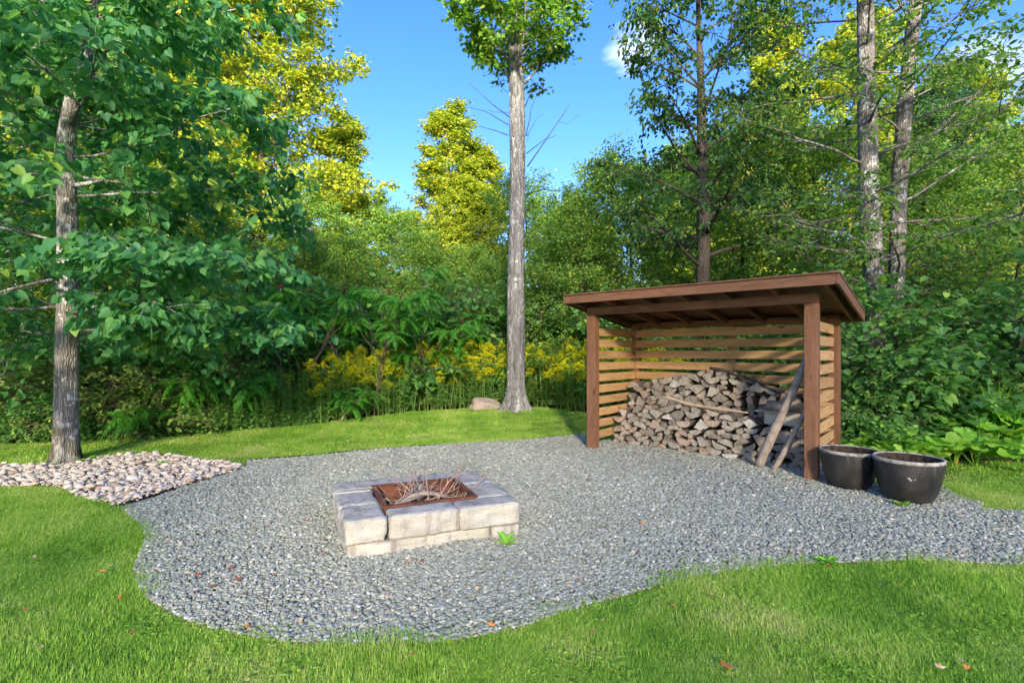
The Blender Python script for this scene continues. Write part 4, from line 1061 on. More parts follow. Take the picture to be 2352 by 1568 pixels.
# --- the twin lichened trunks on the right
def twin(seed, pts, Y, rad, label, npr, az0, lean_r=0):
    rng = np.random.default_rng(seed)
    P = np.array([PX(a, b_, Y) for a, b_ in pts]); B = np.array([P[0][0], Y, 0.0]); P = P - B; P[0][2] = -.05
    top = P[-1].copy(); P = np.vstack([P, top + np.array([.1 + lean_r, .1, 3.5])])
    e = tree_thing('twin_stem_tree', B, label)
    add('trunk', trunk_mesh('lichen_trunk', P, rad, M['bark_lichen'], .3, .3, 5, seed=seed, sides=36), e)
    H = P[-1][2]; trk = np.array([np.array([np.interp(z, P[:, 2], P[:, 0]), 0, z]) for z in np.linspace(0, H, 25)])
    pr = prims(rng, npr + 6, .2, .96, lambda t: 2.1 + .9 * t, lambda t: .05 + .5 * t, az0)
    wd, lv = grow(rng, trk, rad[0], .03, pr, n2=8, len2=.42, ntw=6, twig=.34, per=7, leaf=.095, T=T_OVAL, mat=M['wood_green'], barkm=M['bark_lichen'], name='twin', droop=.4, tilt=.45, grav1=-.005, grav2=-.03, tint=(.32, .2, .02), trunk_sep=True, prim_r=.22, twig_tubes=True)
    add('branches', wd, e); add('crown', lv, e)
twin(31, [(2012, 1000), (2010, 800), (2005, 600), (1995, 400), (1990, 200), (1986, 0)], 9.4, [.205, .175, .162, .153, .145, .132, .04], 'thicker straight trunk patched with white lichen behind the right shed wall', 26, .5)
twin(32, [(2050, 1000), (2052, 800), (2060, 600), (2067, 400), (2078, 250), (2095, 60), (2105, 0)], 9.7, [.175, .145, .132, .125, .118, .114, .105, .03], 'thinner leaning trunk patched with white lichen beside the thicker one', 26, 2.2, .4)

# --- woodland prototypes, copied through the wood
def proto(name, seed, H, r0, npr, t0, Lf, ef, mat, leaf, n2=9, ntw=6, per=11, barkm='bark_dark', T=T_KITE, droop=.35, tint=(.38, .25, .03), grav1=.0, grav2=-.02, twig=.45):
    rng = np.random.default_rng(seed)
    trk = path(rng, (0, 0, -.1), (0, 0, 1), H, 14, .025)
    e = empty(name)
    wd, lv = grow(rng, trk, r0, .02, prims(rng, npr, t0, .985, Lf, ef), n2=n2, ntw=ntw, per=per, twig=twig, leaf=leaf, T=T, mat=M[mat], barkm=M[barkm], name=name, droop=droop, tint=tint, grav1=grav1, grav2=grav2, spread=.1, tilt=1.3)
    add('trunk', wd, e); add('crown', lv, e)
    return e
def hump(c, w, lo): return lambda t: max(lo, 1 - ((t - c) / w) ** 2)
h1 = hump(.42, .64, .12)
PA = proto('broad_tree', 41, 18, .26, 66, .10, lambda t: 4.6 * h1(t), lambda t: .05 + .85 * t, 'gold', .16, 9, 7, 12)
PB = proto('narrow_tree', 42, 16, .17, 56, .08, lambda t: 3.1 * (1.02 - t) ** .75 + .25, lambda t: .25 + .55 * t, 'gold', .15, 8, 7, 12)
h3 = hump(.4, .7, .2)
PC = proto('bushy_tree', 43, 8.5, .1, 40, .08, lambda t: 2.7 * h3(t), lambda t: .1 + .8 * t, 'wood_green', .105, 8, 6, 10)
PD = proto('conifer_tree', 44, 13, .18, 80, .06, lambda t: 3.0 * (1.02 - t) ** .8 + .2, lambda t: -.05 + .25 * t, 'conifer', .12, 9, 6, 12, T=T_LANCE, droop=.35, grav1=-.02, grav2=-.05, twig=.4)
h5 = hump(.5, .6, .15)
PE = proto('round_tree', 45, 14, .2, 48, .1, lambda t: 3.9 * h5(t), lambda t: .1 + .85 * t, 'wood_green', .14, 9, 6, 11)
used = set()
def plant(p, x, y, s, rz, name, label, sz=None, tintm=None):
    if id(p) in used: o = copy_tree(p)
    else: o = p; used.add(id(p))
    o.name = name
    o.location = (x, y, 0); o.rotation_euler = (0, 0, rz); o.scale = (s, s, sz or s)
    if tintm:
        for ch in o.children:
            if ch.name.startswith('crown'):
                ch.material_slots[0].link = 'OBJECT'; ch.material_slots[0].material = M[tintm]
    tag(o, label, 'tree', 'trees of the wood behind the garden'); return o
def XZ(px, Y): return (px - K) / K * Y
# left sunlit group
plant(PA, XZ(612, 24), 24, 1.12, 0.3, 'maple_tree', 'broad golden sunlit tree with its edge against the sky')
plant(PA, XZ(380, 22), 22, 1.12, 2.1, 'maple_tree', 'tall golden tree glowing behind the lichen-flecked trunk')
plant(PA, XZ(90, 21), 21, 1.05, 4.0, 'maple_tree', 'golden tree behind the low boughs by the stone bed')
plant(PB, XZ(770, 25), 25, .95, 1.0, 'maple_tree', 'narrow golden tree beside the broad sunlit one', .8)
plant(PE, XZ(835, 27), 27, .70, 1.7, 'maple_tree', 'lower green tree at the foot of the sky gap', .66)
plant(PC, XZ(800, 17), 17, .58, .4, 'understory_tree', 'dark bushy understory tree behind the sumacs')
plant(PC, XZ(560, 14.5), 14.5, .5, 2.6, 'understory_tree', 'green understory tree rising above the left sumac')
plant(PC, XZ(250, 12.5), 12.5, .72, 5.2, 'understory_tree', 'understory tree in the shade beyond the narrow lawn strip')
plant(PC, XZ(20, 12), 12, .7, 3.0, 'understory_tree', 'understory tree beside the shaded shrubs at the lawn edge')
# centre
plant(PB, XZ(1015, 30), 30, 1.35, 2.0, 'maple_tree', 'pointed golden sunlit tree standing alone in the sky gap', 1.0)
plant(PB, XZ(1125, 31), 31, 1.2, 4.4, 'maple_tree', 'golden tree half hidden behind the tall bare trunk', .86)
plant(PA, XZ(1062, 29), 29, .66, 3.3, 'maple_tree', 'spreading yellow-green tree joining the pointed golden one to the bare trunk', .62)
plant(PE, XZ(930, 34), 34, .72, .2, 'woodland_tree', 'far low tree under the sky gap')
plant(PC, XZ(1225, 22), 22, 1.0, 5.5, 'understory_tree', 'dark green tree close beside the tall bare trunk')
plant(PC, XZ(1060, 18), 18, .58, 1.9, 'understory_tree', 'shaded dark tree below the pointed golden one')
plant(PC, XZ(1130, 15.5), 15.5, .48, 3.9, 'understory_tree', 'small shaded tree behind the goldenrod')
plant(PE, XZ(1300, 40), 40, .88, 2.2, 'woodland_tree', 'far tree on the skyline between the bare trunk and the cherry')
plant(PC, XZ(1290, 16), 16, .70, .9, 'understory_tree', 'fresh green small tree between the bare trunk and the shed')
# right
plant(PE, XZ(1450, 20), 20, .66, 3.3, 'woodland_tree', 'pale green sunlit tree above the low end of the shed roof', .62)
plant(PC, XZ(1420, 14), 14, .78, 4.1, 'understory_tree', 'leafy green tree rising over the shed roof')
plant(PC, XZ(1700, 14.5), 14.5, .9, .6, 'understory_tree', 'leafy green tree between the cherry and the lichened trunks')
plant(PC, XZ(1860, 12.5), 12.5, .82, 2.9, 'understory_tree', 'dense green tree tucked behind the thicker lichened trunk')
plant(PB, XZ(1800, 23), 23, 1.0, 3.1, 'maple_tree', 'golden tree glowing between the cherry and the lichened trunks', 1.05)
plant(PA, XZ(1980, 25), 25, .95, 5.1, 'maple_tree', 'golden crowned tree behind the lichened trunks')
plant(PD, XZ(2180, 15.5), 15.5, .82, .0, 'conifer_tree', 'dark conifer with drooping boughs beside the thinner lichened trunk', .78)
plant(PE, XZ(2270, 24), 24, .86, 4.6, 'maple_tree', 'golden sunlit tree above the shrubs beyond the conifer', .84, 'gold')
plant(PC, XZ(2330, 12), 12, .78, 1.2, 'understory_tree', 'bushy tree above the broad-leaved plants')
plant(PC, XZ(2140, 11.5), 11.5, .68, 3.7, 'understory_tree', 'leafy tree below the dark conifer')
plant(PA, XZ(230, 28), 28, 1.2, 1.1, 'maple_tree', 'yellow-green tree far behind the lichen-flecked trunk')
plant(PA, XZ(480, 30), 30, 1.2, 3.6, 'maple_tree', 'yellow-green tree filling the gap behind the broad sunlit one')
plant(PA, XZ(-60, 26), 26, 1.2, 5.0, 'maple_tree', 'yellow-green tree at the end of the sunlit group')
plant(PE, XZ(720, 19), 19, .62, 5.0, 'woodland_tree', 'green tree below the broad golden one', .5)
plant(PE, XZ(420, 17), 17, .62, 2.0, 'woodland_tree', 'green tree seen between the linden boughs and the sumacs', .52)
plant(PE, XZ(900, 21), 21, .58, 3.0, 'woodland_tree', 'leafy green tree above the spreading sumac', .5)
plant(PC, XZ(980, 15), 15, .55, 5.9, 'understory_tree', 'small bright tree behind the leaning sumac')
plant(PC, XZ(690, 13.6), 13.6, .5, 1.4, 'understory_tree', 'small tree tucked behind the largest sumac')
plant(PC, XZ(1240, 13.8), 13.8, .5, 2.4, 'understory_tree', 'small bright tree right behind the goldenrod by the bare trunk')
plant(PC, XZ(1350, 13), 13, .6, 4.4, 'understory_tree', 'small bright tree behind the low corner of the shed')
plant(PE, XZ(1600, 18), 18, .66, .4, 'woodland_tree', 'yellow-green tree behind the cherry trunk', .6)
plant(PE, XZ(1350, 26), 26, .62, 1.4, 'woodland_tree', 'yellow-green tree low on the skyline beside the cherry', .56, 'gold')
plant(PA, XZ(1680, 27), 27, .85, 2.4, 'maple_tree', 'yellow-green tree seen through the airy cherry crown', .7)
plant(PA, XZ(2180, 29), 29, .95, .7, 'maple_tree', 'yellow-green tree behind the dark conifer')
# deeper wood
rngF = np.random.default_rng(66)
for k in range(26):
    Y = rngF.uniform(27, 46); px = rngF.uniform(-150, 2500)
    if 840 < px < 1420: Y = rngF.uniform(38, 50); s = rngF.uniform(.6, .72)
    else: s = rngF.uniform(.85, 1.05)
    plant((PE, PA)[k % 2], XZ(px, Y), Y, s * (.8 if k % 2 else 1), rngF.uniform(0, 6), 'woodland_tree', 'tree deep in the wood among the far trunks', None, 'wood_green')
for k in range(16):
    Y = rngF.uniform(16, 26); px = rngF.uniform(-60, 2420)
    plant(PC, XZ(px, Y), Y, rngF.uniform(.4, .58), rngF.uniform(0, 6), 'understory_tree', 'small tree in the shade under the far trees')

# --- shrubs
def shrub_geo(seed, h, w, leaf, T, mat, nst=9, per=6, n2=6, ntw=4, droop=.35, tint=(.42, .2, .03), barkm='twig', twig=.26):
    rng = np.random.default_rng(seed)
    trk = np.array([(0, 0, -.05), (0, 0, .05), (0, 0, .1)], float)
    pr = []
    for k in range(nst):
        el = rng.uniform(.45, 1.35); L = h / math.sin(el) * rng.uniform(.7, 1.0) if el > .8 else w * rng.uniform(.7, 1.1)
        pr.append((rng.uniform(.2, .9), k * GA, el, min(L, h * 1.15)))
    wd, lv = grow(rng, trk, .03, .03, pr, n2=n2, len2=.5, ntw=ntw, twig=twig, per=per, leaf=leaf, T=T, mat=M[mat], barkm=M[barkm], name='shrub', droop=droop, tilt=.45, grav1=-.03, grav2=-.05, tint=tint, start2=.15, prim_r=.5, twig_tubes=True)
    return wd, lv
def shrub_proto(name, *a, **k):
    e = empty(name); wd, lv = shrub_geo(*a, **k); add('stems', wd, e); add('foliage', lv, e); return e
S1 = shrub_proto('hazel_shrub', 51, 2.2, 1.3, .105, (T_OVAL[0] * [1, 1.35, 1], T_OVAL[1]), 'shrub', 14, 7, 8, 5)
S2 = shrub_proto('leafy_shrub', 52, 1.3, .9, .075, T_OVAL, 'shrub', 12, 7, 7, 5)
S3_ = shrub_proto('pale_shrub', 53, 1.25, .9, .085, T_OVAL, 'pale_shrub', 9, 6, 6, 4)
S4 = shrub_proto('round_leaved_shrub', 54, 1.7, 1.1, .13, T_HEART, 'shrub', 11, 6, 6, 4)
def bush(p, x, y, s, rz, label, group='shrubs along the edge of the wood', name=None):
    nm = name or p.name.split('.')[0]
    if p.name in used: o = copy_tree(p)
    else: o = p; used.add(p.name)
    if not o.name.startswith(nm): o.name = nm
    o.location = (x, y, 0); o.rotation_euler = (0, 0, rz); o.scale = (s, s, s); tag(o, label, 'shrub', group); return o
# right mass
for k, (p, x, y, s, lab) in enumerate([
    (S4, 6.2, 8.0, 1.0, 'large-leaved shrub growing against the right shed wall'),
    (S1, 6.9, 8.7, .95, 'tall shrub hiding the foot of the lichened trunks'),
    (S1, 8.1, 8.5, 1.1, 'tall layered shrub beside the thinner lichened trunk'),
    (S4, 7.4, 8.0, .85, 'broad-leaved shrub behind the bright green ground plants'),
    (S1, 9.3, 8.9, 1.2, 'dense tall shrub above the iris blades'),
    (S2, 5.7, 7.9, .8, 'low dark shrub between the planters and the shed wall'),
    (S2, 8.1, 7.8, 1.0, 'mid height shrub behind the round-leaved ground plants'),
    (S1, 10.3, 9.0, 1.35, 'large shrub at the wood edge beyond the iris'),
    (S2, 9.4, 8.0, 1.0, 'leafy shrub next to the iris blades'),
    (S1, 5.7, 8.9, 1.2, 'tall shrub behind the rear corner of the shed'),
    (S1, 7.6, 10.2, 1.5, 'very tall shrub under the dark conifer'),
    (S4, 9.9, 10.2, 1.6, 'very tall large-leaved shrub under the golden tree'),
    # behind the shed and the goldenrod
    (S1, 4.6, 10.8, 1.1, 'shrub seen through the slats beside the cherry trunk'),
    (S1, 3.0, 12.9, 1.3, 'shrub behind the goldenrod near the shed'),
    (S1, 1.6, 14.2, 1.4, 'shrub right of the bare trunk behind the flowers'),
    (S2, -.9, 14.4, 1.6, 'shrub behind the goldenrod beside the bare trunk'),
    # left wood edge
    (S3_, -7.2, 8.9, 1.0, 'pale yellowish shrub behind the trunk by the stone bed'),
    (S3_, -6.1, 9.3, .95, 'pale yellowish shrub beside the small sumac'),
    (S3_, -8.8, 9.0, 1.05, 'pale yellowish shrub under the low linden boughs'),
    (S2, -8.4, 8.9, .7, 'dark low shrub at the lawn edge by the pale shrubs'),
    (S2, -9.6, 9.4, 1.0, 'dark shrub below the hanging big leaves'),
    (S1, -7.6, 10.6, 1.1, 'shaded shrub behind the pale shrubs'),
    (S1, -5.6, 11.4, 1.0, 'shaded shrub behind the small sumac'),
    (S1, -9.4, 11.4, 1.2, 'tall shaded shrub deep behind the pale shrubs'),
    (S1, -6.4, 13.2, 1.5, 'tall green shrub behind the shaded sumac'),
    (S1, -4.0, 14.2, 1.6, 'tall green shrub between the sumac grove and the trees'),
    (S1, -1.6, 15.2, 1.6, 'tall green shrub behind the low sumac'),
    (S1, .6, 15.6, 1.6, 'tall green shrub straight behind the bare trunk'),
    (S1, 2.4, 15.2, 1.6, 'tall green shrub between the bare trunk and the shed'),
    (S4, -2.6, 13.6, 1.5, 'large-leaved shrub under the spreading sumac'),
    (S4, -8.2, 12.4, 1.5, 'large-leaved shrub deep in the shade by the linden'),
    (S2, -4.6, 12.6, 1.4, 'dark shrub beneath the sumac stems'),
    (S2, -3.0, 13.4, 1.5, 'dark shrub behind the sumac grove')]):
    bush(p, x, y, s, k * 1.7, lab)

# --- sumacs: pinnate fronds, each a leaf of its own
def frond_mesh(seed, L=.5, pairs=11, mat='sumac'):
    rng = np.random.default_rng(seed); g = Geo()
    t = np.linspace(0, 1, 12); droop = rng.uniform(.25, .5)
    R_ = np.stack([L * t, .02 * np.sin(t * 5), .10 * L * np.sin(t * PI) - droop * L * t ** 2.2], -1)
    pos, u, n, sz = [], [], [], []
    for k in range(pairs):
        f = .16 + .82 * k / (pairs - 1); p, tg = along(R_, min(f, .999))
        for sg in (-1, 1):
            if k == pairs - 1 and sg == 1: continue
            sd = np.array([-tg[1], tg[0], 0]); a = rng.uniform(.9, 1.15) * (1 - .5 * f ** 3)
            pos.append(p); u.append(tg * math.cos(a) + sd * sg * math.sin(a) + np.array([0, 0, -.25 + rng.normal(0, .1)])); n.append(np.array([0, 0, 1.0]) + rng.normal(0, .15, 3)); sz.append(L * .27 * math.sin(PI * (.22 + .70 * f)) * rng.uniform(.9, 1.1))
    tn = np.clip(rng.normal(.45, .1, len(pos)), 0, .85) + rng.normal(0, .08)
    V, F, tt = leaf_arrays(np.array(pos), np.array(u), np.array(n), np.array(sz), tn, (np.array([(0, 0, 0), (.38, .165, .02), (1, 0, -.14), (.38, -.165, .02)]), np.array([(0, 3, 2), (0, 2, 1)])))
    th = np.linspace(0, 2 * PI, 3, endpoint=False)
    rv = (R_[:, None, :] + .004 * np.stack([np.zeros(3), np.cos(th), np.sin(th)], -1)[None]).reshape(-1, 3)
    i = np.arange(11)[:, None] * 3; j = np.arange(3)[None]; j2 = (j + 1) % 3
    RF = np.stack([i + j, i + j2, i + 3 + j2, i + 3 + j], -1).reshape(-1, 4) + len(V)
    return mk_mesh('frond', np.concatenate([V, rv]), [F, RF], M[mat], tint=np.concatenate([tt, np.full(len(rv), .7)]))
FR = [frond_mesh(600 + i, .56) for i in range(6)]
def sumac(x, y, h, w, nst, seed, label, nfr=12, fs=.76, fruit=True):
    rng = np.random.default_rng(seed); e = empty('sumac_shrub', (x, y, 0)); tag(e, label, 'shrub', 'sumac shrubs at the edge of the wood')
    g = Geo(); tips = []
    for k in range(nst):
        az = k * GA + rng.normal(0, .3); ln = w * rng.uniform(.3, .6)
        P = path(rng, (rng.normal(0, .12), rng.normal(0, .12), -.03), (math.cos(az) * ln, math.sin(az) * ln, h * .7), h * .62, 7, .08); g.tube(P, np.linspace(.019, .012, 8), 7)
        for q in range(3):
            p, tg = along(P, .5 + .5 * (q + rng.random() * .6) / 3); a2 = az + (q - 1) * 1.2 + rng.normal(0, .3)
            Q = path(rng, p, tg + np.array([math.cos(a2), math.sin(a2), .1]) * .8, h * rng.uniform(.28, .48), 5, .1, .03); g.tube(Q, np.linspace(.012, .007, 6), 6); tips.append((Q[-1], nrm(Q[-1] - Q[-2])))
            if rng.random() < .7: tips.append((along(Q, .55)[0], nrm(Q[3] - Q[2])))
    add('stems', g.mesh('sumac_stems', M['twig']), e)
    for (p, tg) in tips:
        a0 = rng.uniform(0, 6.28)
        for k in range(nfr):
            az = a0 + k * GA; el = rng.uniform(-.65, .45)
            o = add('frond', FR[int(rng.integers(6))], e, p - tg * rng.uniform(0, .14), (rng.normal(0, .25), -el, az), fs * rng.uniform(.8, 1.15))
        if fruit and rng.random() < .35:
            g = Geo(); g.tube(np.array([p, p + [0, 0, .05], p + [.01, 0, .12], p + [.015, 0, .17]]), [.012, .028, .024, .004], 7); add('fruit_cone', g.mesh('fruit_cone', M['fruit']), e)
sumac(-4.75, 11.2, 4.0, 2.2, 5, 71, 'largest sumac with long drooping fronds beside the linden boughs')
sumac(-3.2, 11.8, 3.8, 2.2, 5, 72, 'spreading sumac with red fruit cones in the middle of the grove')
sumac(-2.0, 12.8, 3.3, 2.0, 4, 73, 'sumac leaning out over the goldenrod towards the bare trunk')
sumac(-5.7, 12.2, 3.7, 1.8, 4, 74, 'shaded sumac behind the linden boughs')
sumac(-.6, 14.0, 2.0, 1.2, 3, 75, 'low sumac behind the goldenrod flowers', 8)
sumac(-6.55, 9.25, .95, .8, 3, 76, 'small knee-high sumac at the lawn edge behind the stone bed', 6, .8, False)
sumac(-5.9, 10.0, 1.6, .9, 3, 77, 'small sumac below the dark linden boughs', 6, .85, False)
sumac(-3.55, 10.75, 1.0, .6, 2, 78, 'short bright sumac shoot among the tall weeds', 6, .65, False)

# --- goldenrod
def goldenrod(seed, h, plume, nleaf, lean=.12):
    rng = np.random.default_rng(seed); e = empty('goldenrod_plant')
    P = path(rng, (0, 0, -.02), (rng.normal(0, lean), rng.normal(0, lean), 1), h, 8, .04); g = Geo(); g.tube(P, np.linspace(.006, .003, 9), 4, cap=False)
    add('stem', g.mesh('goldenrod_stem', M['goldenrod'], tint=np.full(sum(len(v) for v in g.V), .8)), e)
    f = rng.uniform(.12, 1.0, nleaf); az = rng.uniform(0, 6.28, nleaf)
    pos = np.array([along(P, min(x, .999))[0] for x in f]); u = np.stack([np.cos(az), np.sin(az), rng.uniform(-.25, .8, nleaf)], -1)
    add('leaves', leaf_mesh('goldenrod_leaves', pos, u, np.array([0, 0, 1.0]) + rng.normal(0, .3, (nleaf, 3)), .135 * rng.uniform(.7, 1.2, nleaf) * (1 - .4 * f), tint_for(rng, nleaf, .45, .2, .05), T_LANCE, M['goldenrod']), e)
    if plume:
        pp, uu = [], []
        for k in range(plume):
            a = k * GA; zz = rng.uniform(.80, 1.0); b0, _ = along(P, min(zz, .999)); L = rng.uniform(.12, .22) * (1.25 - .6 * (zz - .8) / .2)
            tt = rng.uniform(0, 1, 34)
            pp.append(b0 + np.stack([np.cos(a) * L * tt, np.sin(a) * L * tt, .14 * L + .75 * L * tt - .75 * L * tt ** 2], -1) + rng.normal(0, .009, (34, 3)))
        pp = np.concatenate(pp); m = len(pp)
        add('flower_plume', leaf_mesh('goldenrod_plume', pp, rng.normal(0, 1, (m, 3)) + np.array([0, 0, .8]), rng.normal(0, 1, (m, 3)), rng.uniform(.018, .036, m), rng.random(m), T_KITE, M['plume']), e)['kind'] = 'stuff'
    return e
GR = [goldenrod(700 + i, 1.35 + .08 * (i % 3), 11 if i < 4 else 0, 85) for i in range(7)]
rngR = np.random.default_rng(91)
edge = np.array([G(430, 1002), G(520, 994), G(600, 985), G(760, 970), G(850, 962), (-2.4, 12.0), (-1.0, 12.3), (.5, 12.5), (1.6, 11.5), (2.4, 10.6), (3.3, 10.1)])
seg = np.concatenate([[0], np.cumsum(np.linalg.norm(np.diff(edge, axis=0), axis=1))])
def edge_pt(s): return np.array([np.interp(s, seg, edge[:, 0]), np.interp(s, seg, edge[:, 1])])
ng_ = 0
for k in range(290):
    f = (k + rngR.random()) / 290; s = f * seg[-1]; p = edge_pt(s); dpt = rngR.random() ** 1.2 * (1.0 + 1.1 * min(1, f * 2))
    x = p[0] + rngR.normal(0, .1) * .5; y = p[1] + .05 + dpt
    X_photo = K + K * x / y
    if abs(X_photo - 1187) < 18 and y < 11.9: continue
    fl = X_photo > 690 and rngR.random() < (.35 + .6 * min(1, (X_photo - 690) / 300))
    q = int(rngR.integers(4)) if fl else 4 + int(rngR.integers(3))
    hs = np.interp(X_photo, [400, 560, 800, 1000, 1350], [.5, .66, .92, 1.0, .98]) * rngR.uniform(.68, 1.22) * (.84 + .1 * dpt)
    o = GR[q] if GR[q].name not in used else copy_tree(GR[q]); used.add(GR[q].name)
    o.location = (x, y, float(hill(x, y))); o.scale = (hs * rngR.uniform(.9, 1.15),) * 2 + (hs,); o.rotation_euler = (rngR.normal(0, .13), rngR.normal(0, .13), rngR.uniform(0, 6.28)); ng_ += 1
    tag(o, 'goldenrod stem with a yellow flower plume behind the lawn strip' if q < 4 else 'tall green weed stem with narrow leaves behind the lawn strip', 'goldenrod' if q < 4 else 'weed', 'goldenrod in flower' if q < 4 else 'green stems among the goldenrod')
# the mass of stems behind and between
def rod_mass(name, n, z_of, dmin, dmax, flower, s0=0.0, s1=1.0, seed=5):
    rng = np.random.default_rng(seed); V, Q, T_, mi = [], [], [], []
    pos, u, sz, tn = [], [], [], []; fp, fs_ = [], []
    for k in range(n):
        s = rng.uniform(s0, s1) * seg[-1]; p = edge_pt(s); x = p[0] + rng.normal(0, .1); y = p[1] + rng.uniform(dmin, dmax); px = K + K * x / y
        h = 1.42 * np.interp(px, [300, 400, 560, 800, 1000, 1350], [.45, .5, .66, .92, 1.0, .98]) * rng.uniform(.5, 1.2); zb = float(hill(x, y))
        ln = rng.normal(0, .08, 2); m = 46
        f = rng.uniform(.08, 1, m); az = rng.uniform(0, 6.28, m)
        pos.append(np.stack([x + ln[0] * h * f ** 2, y + ln[1] * h * f ** 2, zb + h * f], -1)); u.append(np.stack([np.cos(az), np.sin(az), rng.uniform(-.3, .8, m)], -1)); sz.append(.14 * rng.uniform(.7, 1.2, m) * (1 - .35 * f)); tn.append(np.clip(rng.normal(.45, .2, m), 0, 1))
        pos.append(np.array([[x, y, zb]])); u.append(np.array([[ln[0], ln[1], 1.0]])); sz.append(np.array([h * .95])); tn.append(np.array([-1.0]))
        if px > 700 and rng.random() < flower * (.3 + .7 * min(1, (px - 700) / 280)):
            mm = 150; a = rng.uniform(0, 6.28, mm); r = rng.uniform(0, .16, mm); top = np.array([x + ln[0] * h, y + ln[1] * h, zb + h])
            fp.append(top + np.stack([r * np.cos(a), r * np.sin(a), -.9 * r + rng.uniform(-.03, .05, mm) + .05], -1)); fs_.append(rng.uniform(.018, .034, mm))
    pos = np.concatenate(pos); u = np.concatenate(u); sz = np.concatenate(sz); tn = np.concatenate(tn)
    st = tn < -.5
    TV = (np.array([(0, .004, 0), (0, -.004, 0), (1, -.002, 0), (1, .002, 0)]), np.array([(0, 1, 2, 3)]))
    ns = int(st.sum())
    V1, F1, t1 = leaf_arrays(pos[~st], u[~st], np.array([0, 0, 1.0]) + rng.normal(0, .3, (len(pos) - ns, 3)), sz[~st], tn[~st], T_LANCE)
    TS = (np.array([(0, .35, 0), (0, -.35, 0), (1, 0, 0)]), np.array([(0, 1, 2)]))
    uu = nrm(u[st]); nrm_s = np.tile(np.array([0, -1.0, 0]), (ns, 1)); vv = nrm(np.cross(nrm_s, uu))
    a_ = pos[st]; b_ = a_ + uu * sz[st][:, None]; w_ = vv * .006
    VS = np.stack([a_ - w_, a_ + w_, b_ + w_ * .5, b_ - w_ * .5], 1).reshape(-1, 3); FS = (np.arange(ns) * 4)[:, None] + np.array([[0, 1, 2, 3]])
    allV = np.concatenate([V1, VS]); F2 = FS + len(V1); tt = np.concatenate([t1, np.full(len(VS), .85)])
    faces = [F1, F2]; mid = [0] * len(F1) + [0] * len(F2)
    if fp:
        fp = np.concatenate(fp); fs_ = np.concatenate(fs_); m = len(fp)
        V3, F3, t3 = leaf_arrays(fp, rng.normal(0, 1, (m, 3)), rng.normal(0, 1, (m, 3)), fs_, rng.random(m), T_KITE)
        faces.append(F3 + len(allV)); allV = np.concatenate([allV, V3]); tt = np.concatenate([tt, t3]); mid += [1] * len(F3)
    o = add(name, mk_mesh(name, allV, faces, [M['goldenrod'], M['plume']], tint=tt, midx=mid)); o['kind'] = 'stuff'; return o
rod_mass('weeds', 800, None, .1, 2.8, .85, 0, 1)
# dark rushes at the far left lawn edge
rng = np.random.default_rng(33); pos = []; n = 2600
x = rng.uniform(-9.6, -6.9, n); y = 8.35 + rng.uniform(0, .9, n) + .1 * np.abs(x + 7)
f = rng.random(n); az = rng.uniform(0, 6.28, n)
me = leaf_mesh('weeds_left', np.stack([x, y, .75 * f * (0.6 + .4 * np.sin(3 * x))], -1), np.stack([np.cos(az), np.sin(az), rng.uniform(.0, 1.4, n)], -1), rng.normal(0, .4, (n, 3)) + np.array([0, 0, 1.0]), rng.uniform(.12, .22, n), tint_for(rng, n, .3, .15, .01), T_LANCE, M['under'])
o = add('weeds', me); o['kind'] = 'stuff'

# --- undergrowth filling the wood floor
def under(name, n_cl, xr, yr, hz, leaf, seed, mat='under'):
    rng = np.random.default_rng(seed)
    cy = rng.uniform(*yr, n_cl); cx = rng.uniform(xr[0], xr[1], n_cl) * cy / 20.0; ch = rng.uniform(.3, 1, n_cl) ** 1.3 * hz; m = 70
    X = np.repeat(cx, m) + rng.normal(0, .45, n_cl * m); Y = np.repeat(cy, m) + rng.normal(0, .45, n_cl * m); Z = np.repeat(ch, m) * rng.uniform(.05, 1, n_cl * m) ** .7
    N_ = n_cl * m; az = rng.uniform(0, 6.28, N_)
    o = add(name, leaf_mesh(name, np.stack([X, Y, Z], -1), np.stack([np.cos(az), np.sin(az), rng.normal(-.2, .4, N_)], -1), np.array([0, 0, 1.0]) + rng.normal(0, .6, (N_, 3)), leaf * rng.uniform(.6, 1.3, N_), tint_for(rng, N_, .4, .2, .02), T_KITE, M[mat])); o['kind'] = 'stuff'; return o
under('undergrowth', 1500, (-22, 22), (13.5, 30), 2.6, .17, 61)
def edge_under(name, pts, n, h, leaf, seed, depth=.7):
    rng = np.random.default_rng(seed); P = np.array(pts); sg = np.concatenate([[0], np.cumsum(np.linalg.norm(np.diff(P, axis=0), axis=1))]); s = rng.uniform(0, sg[-1], n)
    x = np.interp(s, sg, P[:, 0]) + rng.normal(0, .08, n); y = np.interp(s, sg, P[:, 1]) + .05 + rng.random(n) ** 1.5 * depth; z = h * rng.random(n) ** 1.4 * (.5 + .5 * np.sin(2.1 * x) ** 2); az = rng.uniform(0, 6.28, n)
    o = add(name, leaf_mesh(name, np.stack([x, y, z + hill(x, y)], -1), np.stack([np.cos(az), np.sin(az), rng.normal(0, .4, n)], -1), np.array([0, 0, 1.0]) + rng.normal(0, .5, (n, 3)), leaf * rng.uniform(.6, 1.4, n), tint_for(rng, n, .5, .2, .03), T_KITE, M['shrub'])); o['kind'] = 'stuff'
edge_under('undergrowth', [(-11, 8.4)] + lawn_back[:6], 9000, .5, .07, 62, 1.3)
edge_under('undergrowth', [shw(1.6, 2.0), shw(3.4, 1.5), shw(3.9, 1.4), (5.3, 7.5), (6.8, 7.7), (9, 7.6)], 8000, .55, .08, 63, 1.0)

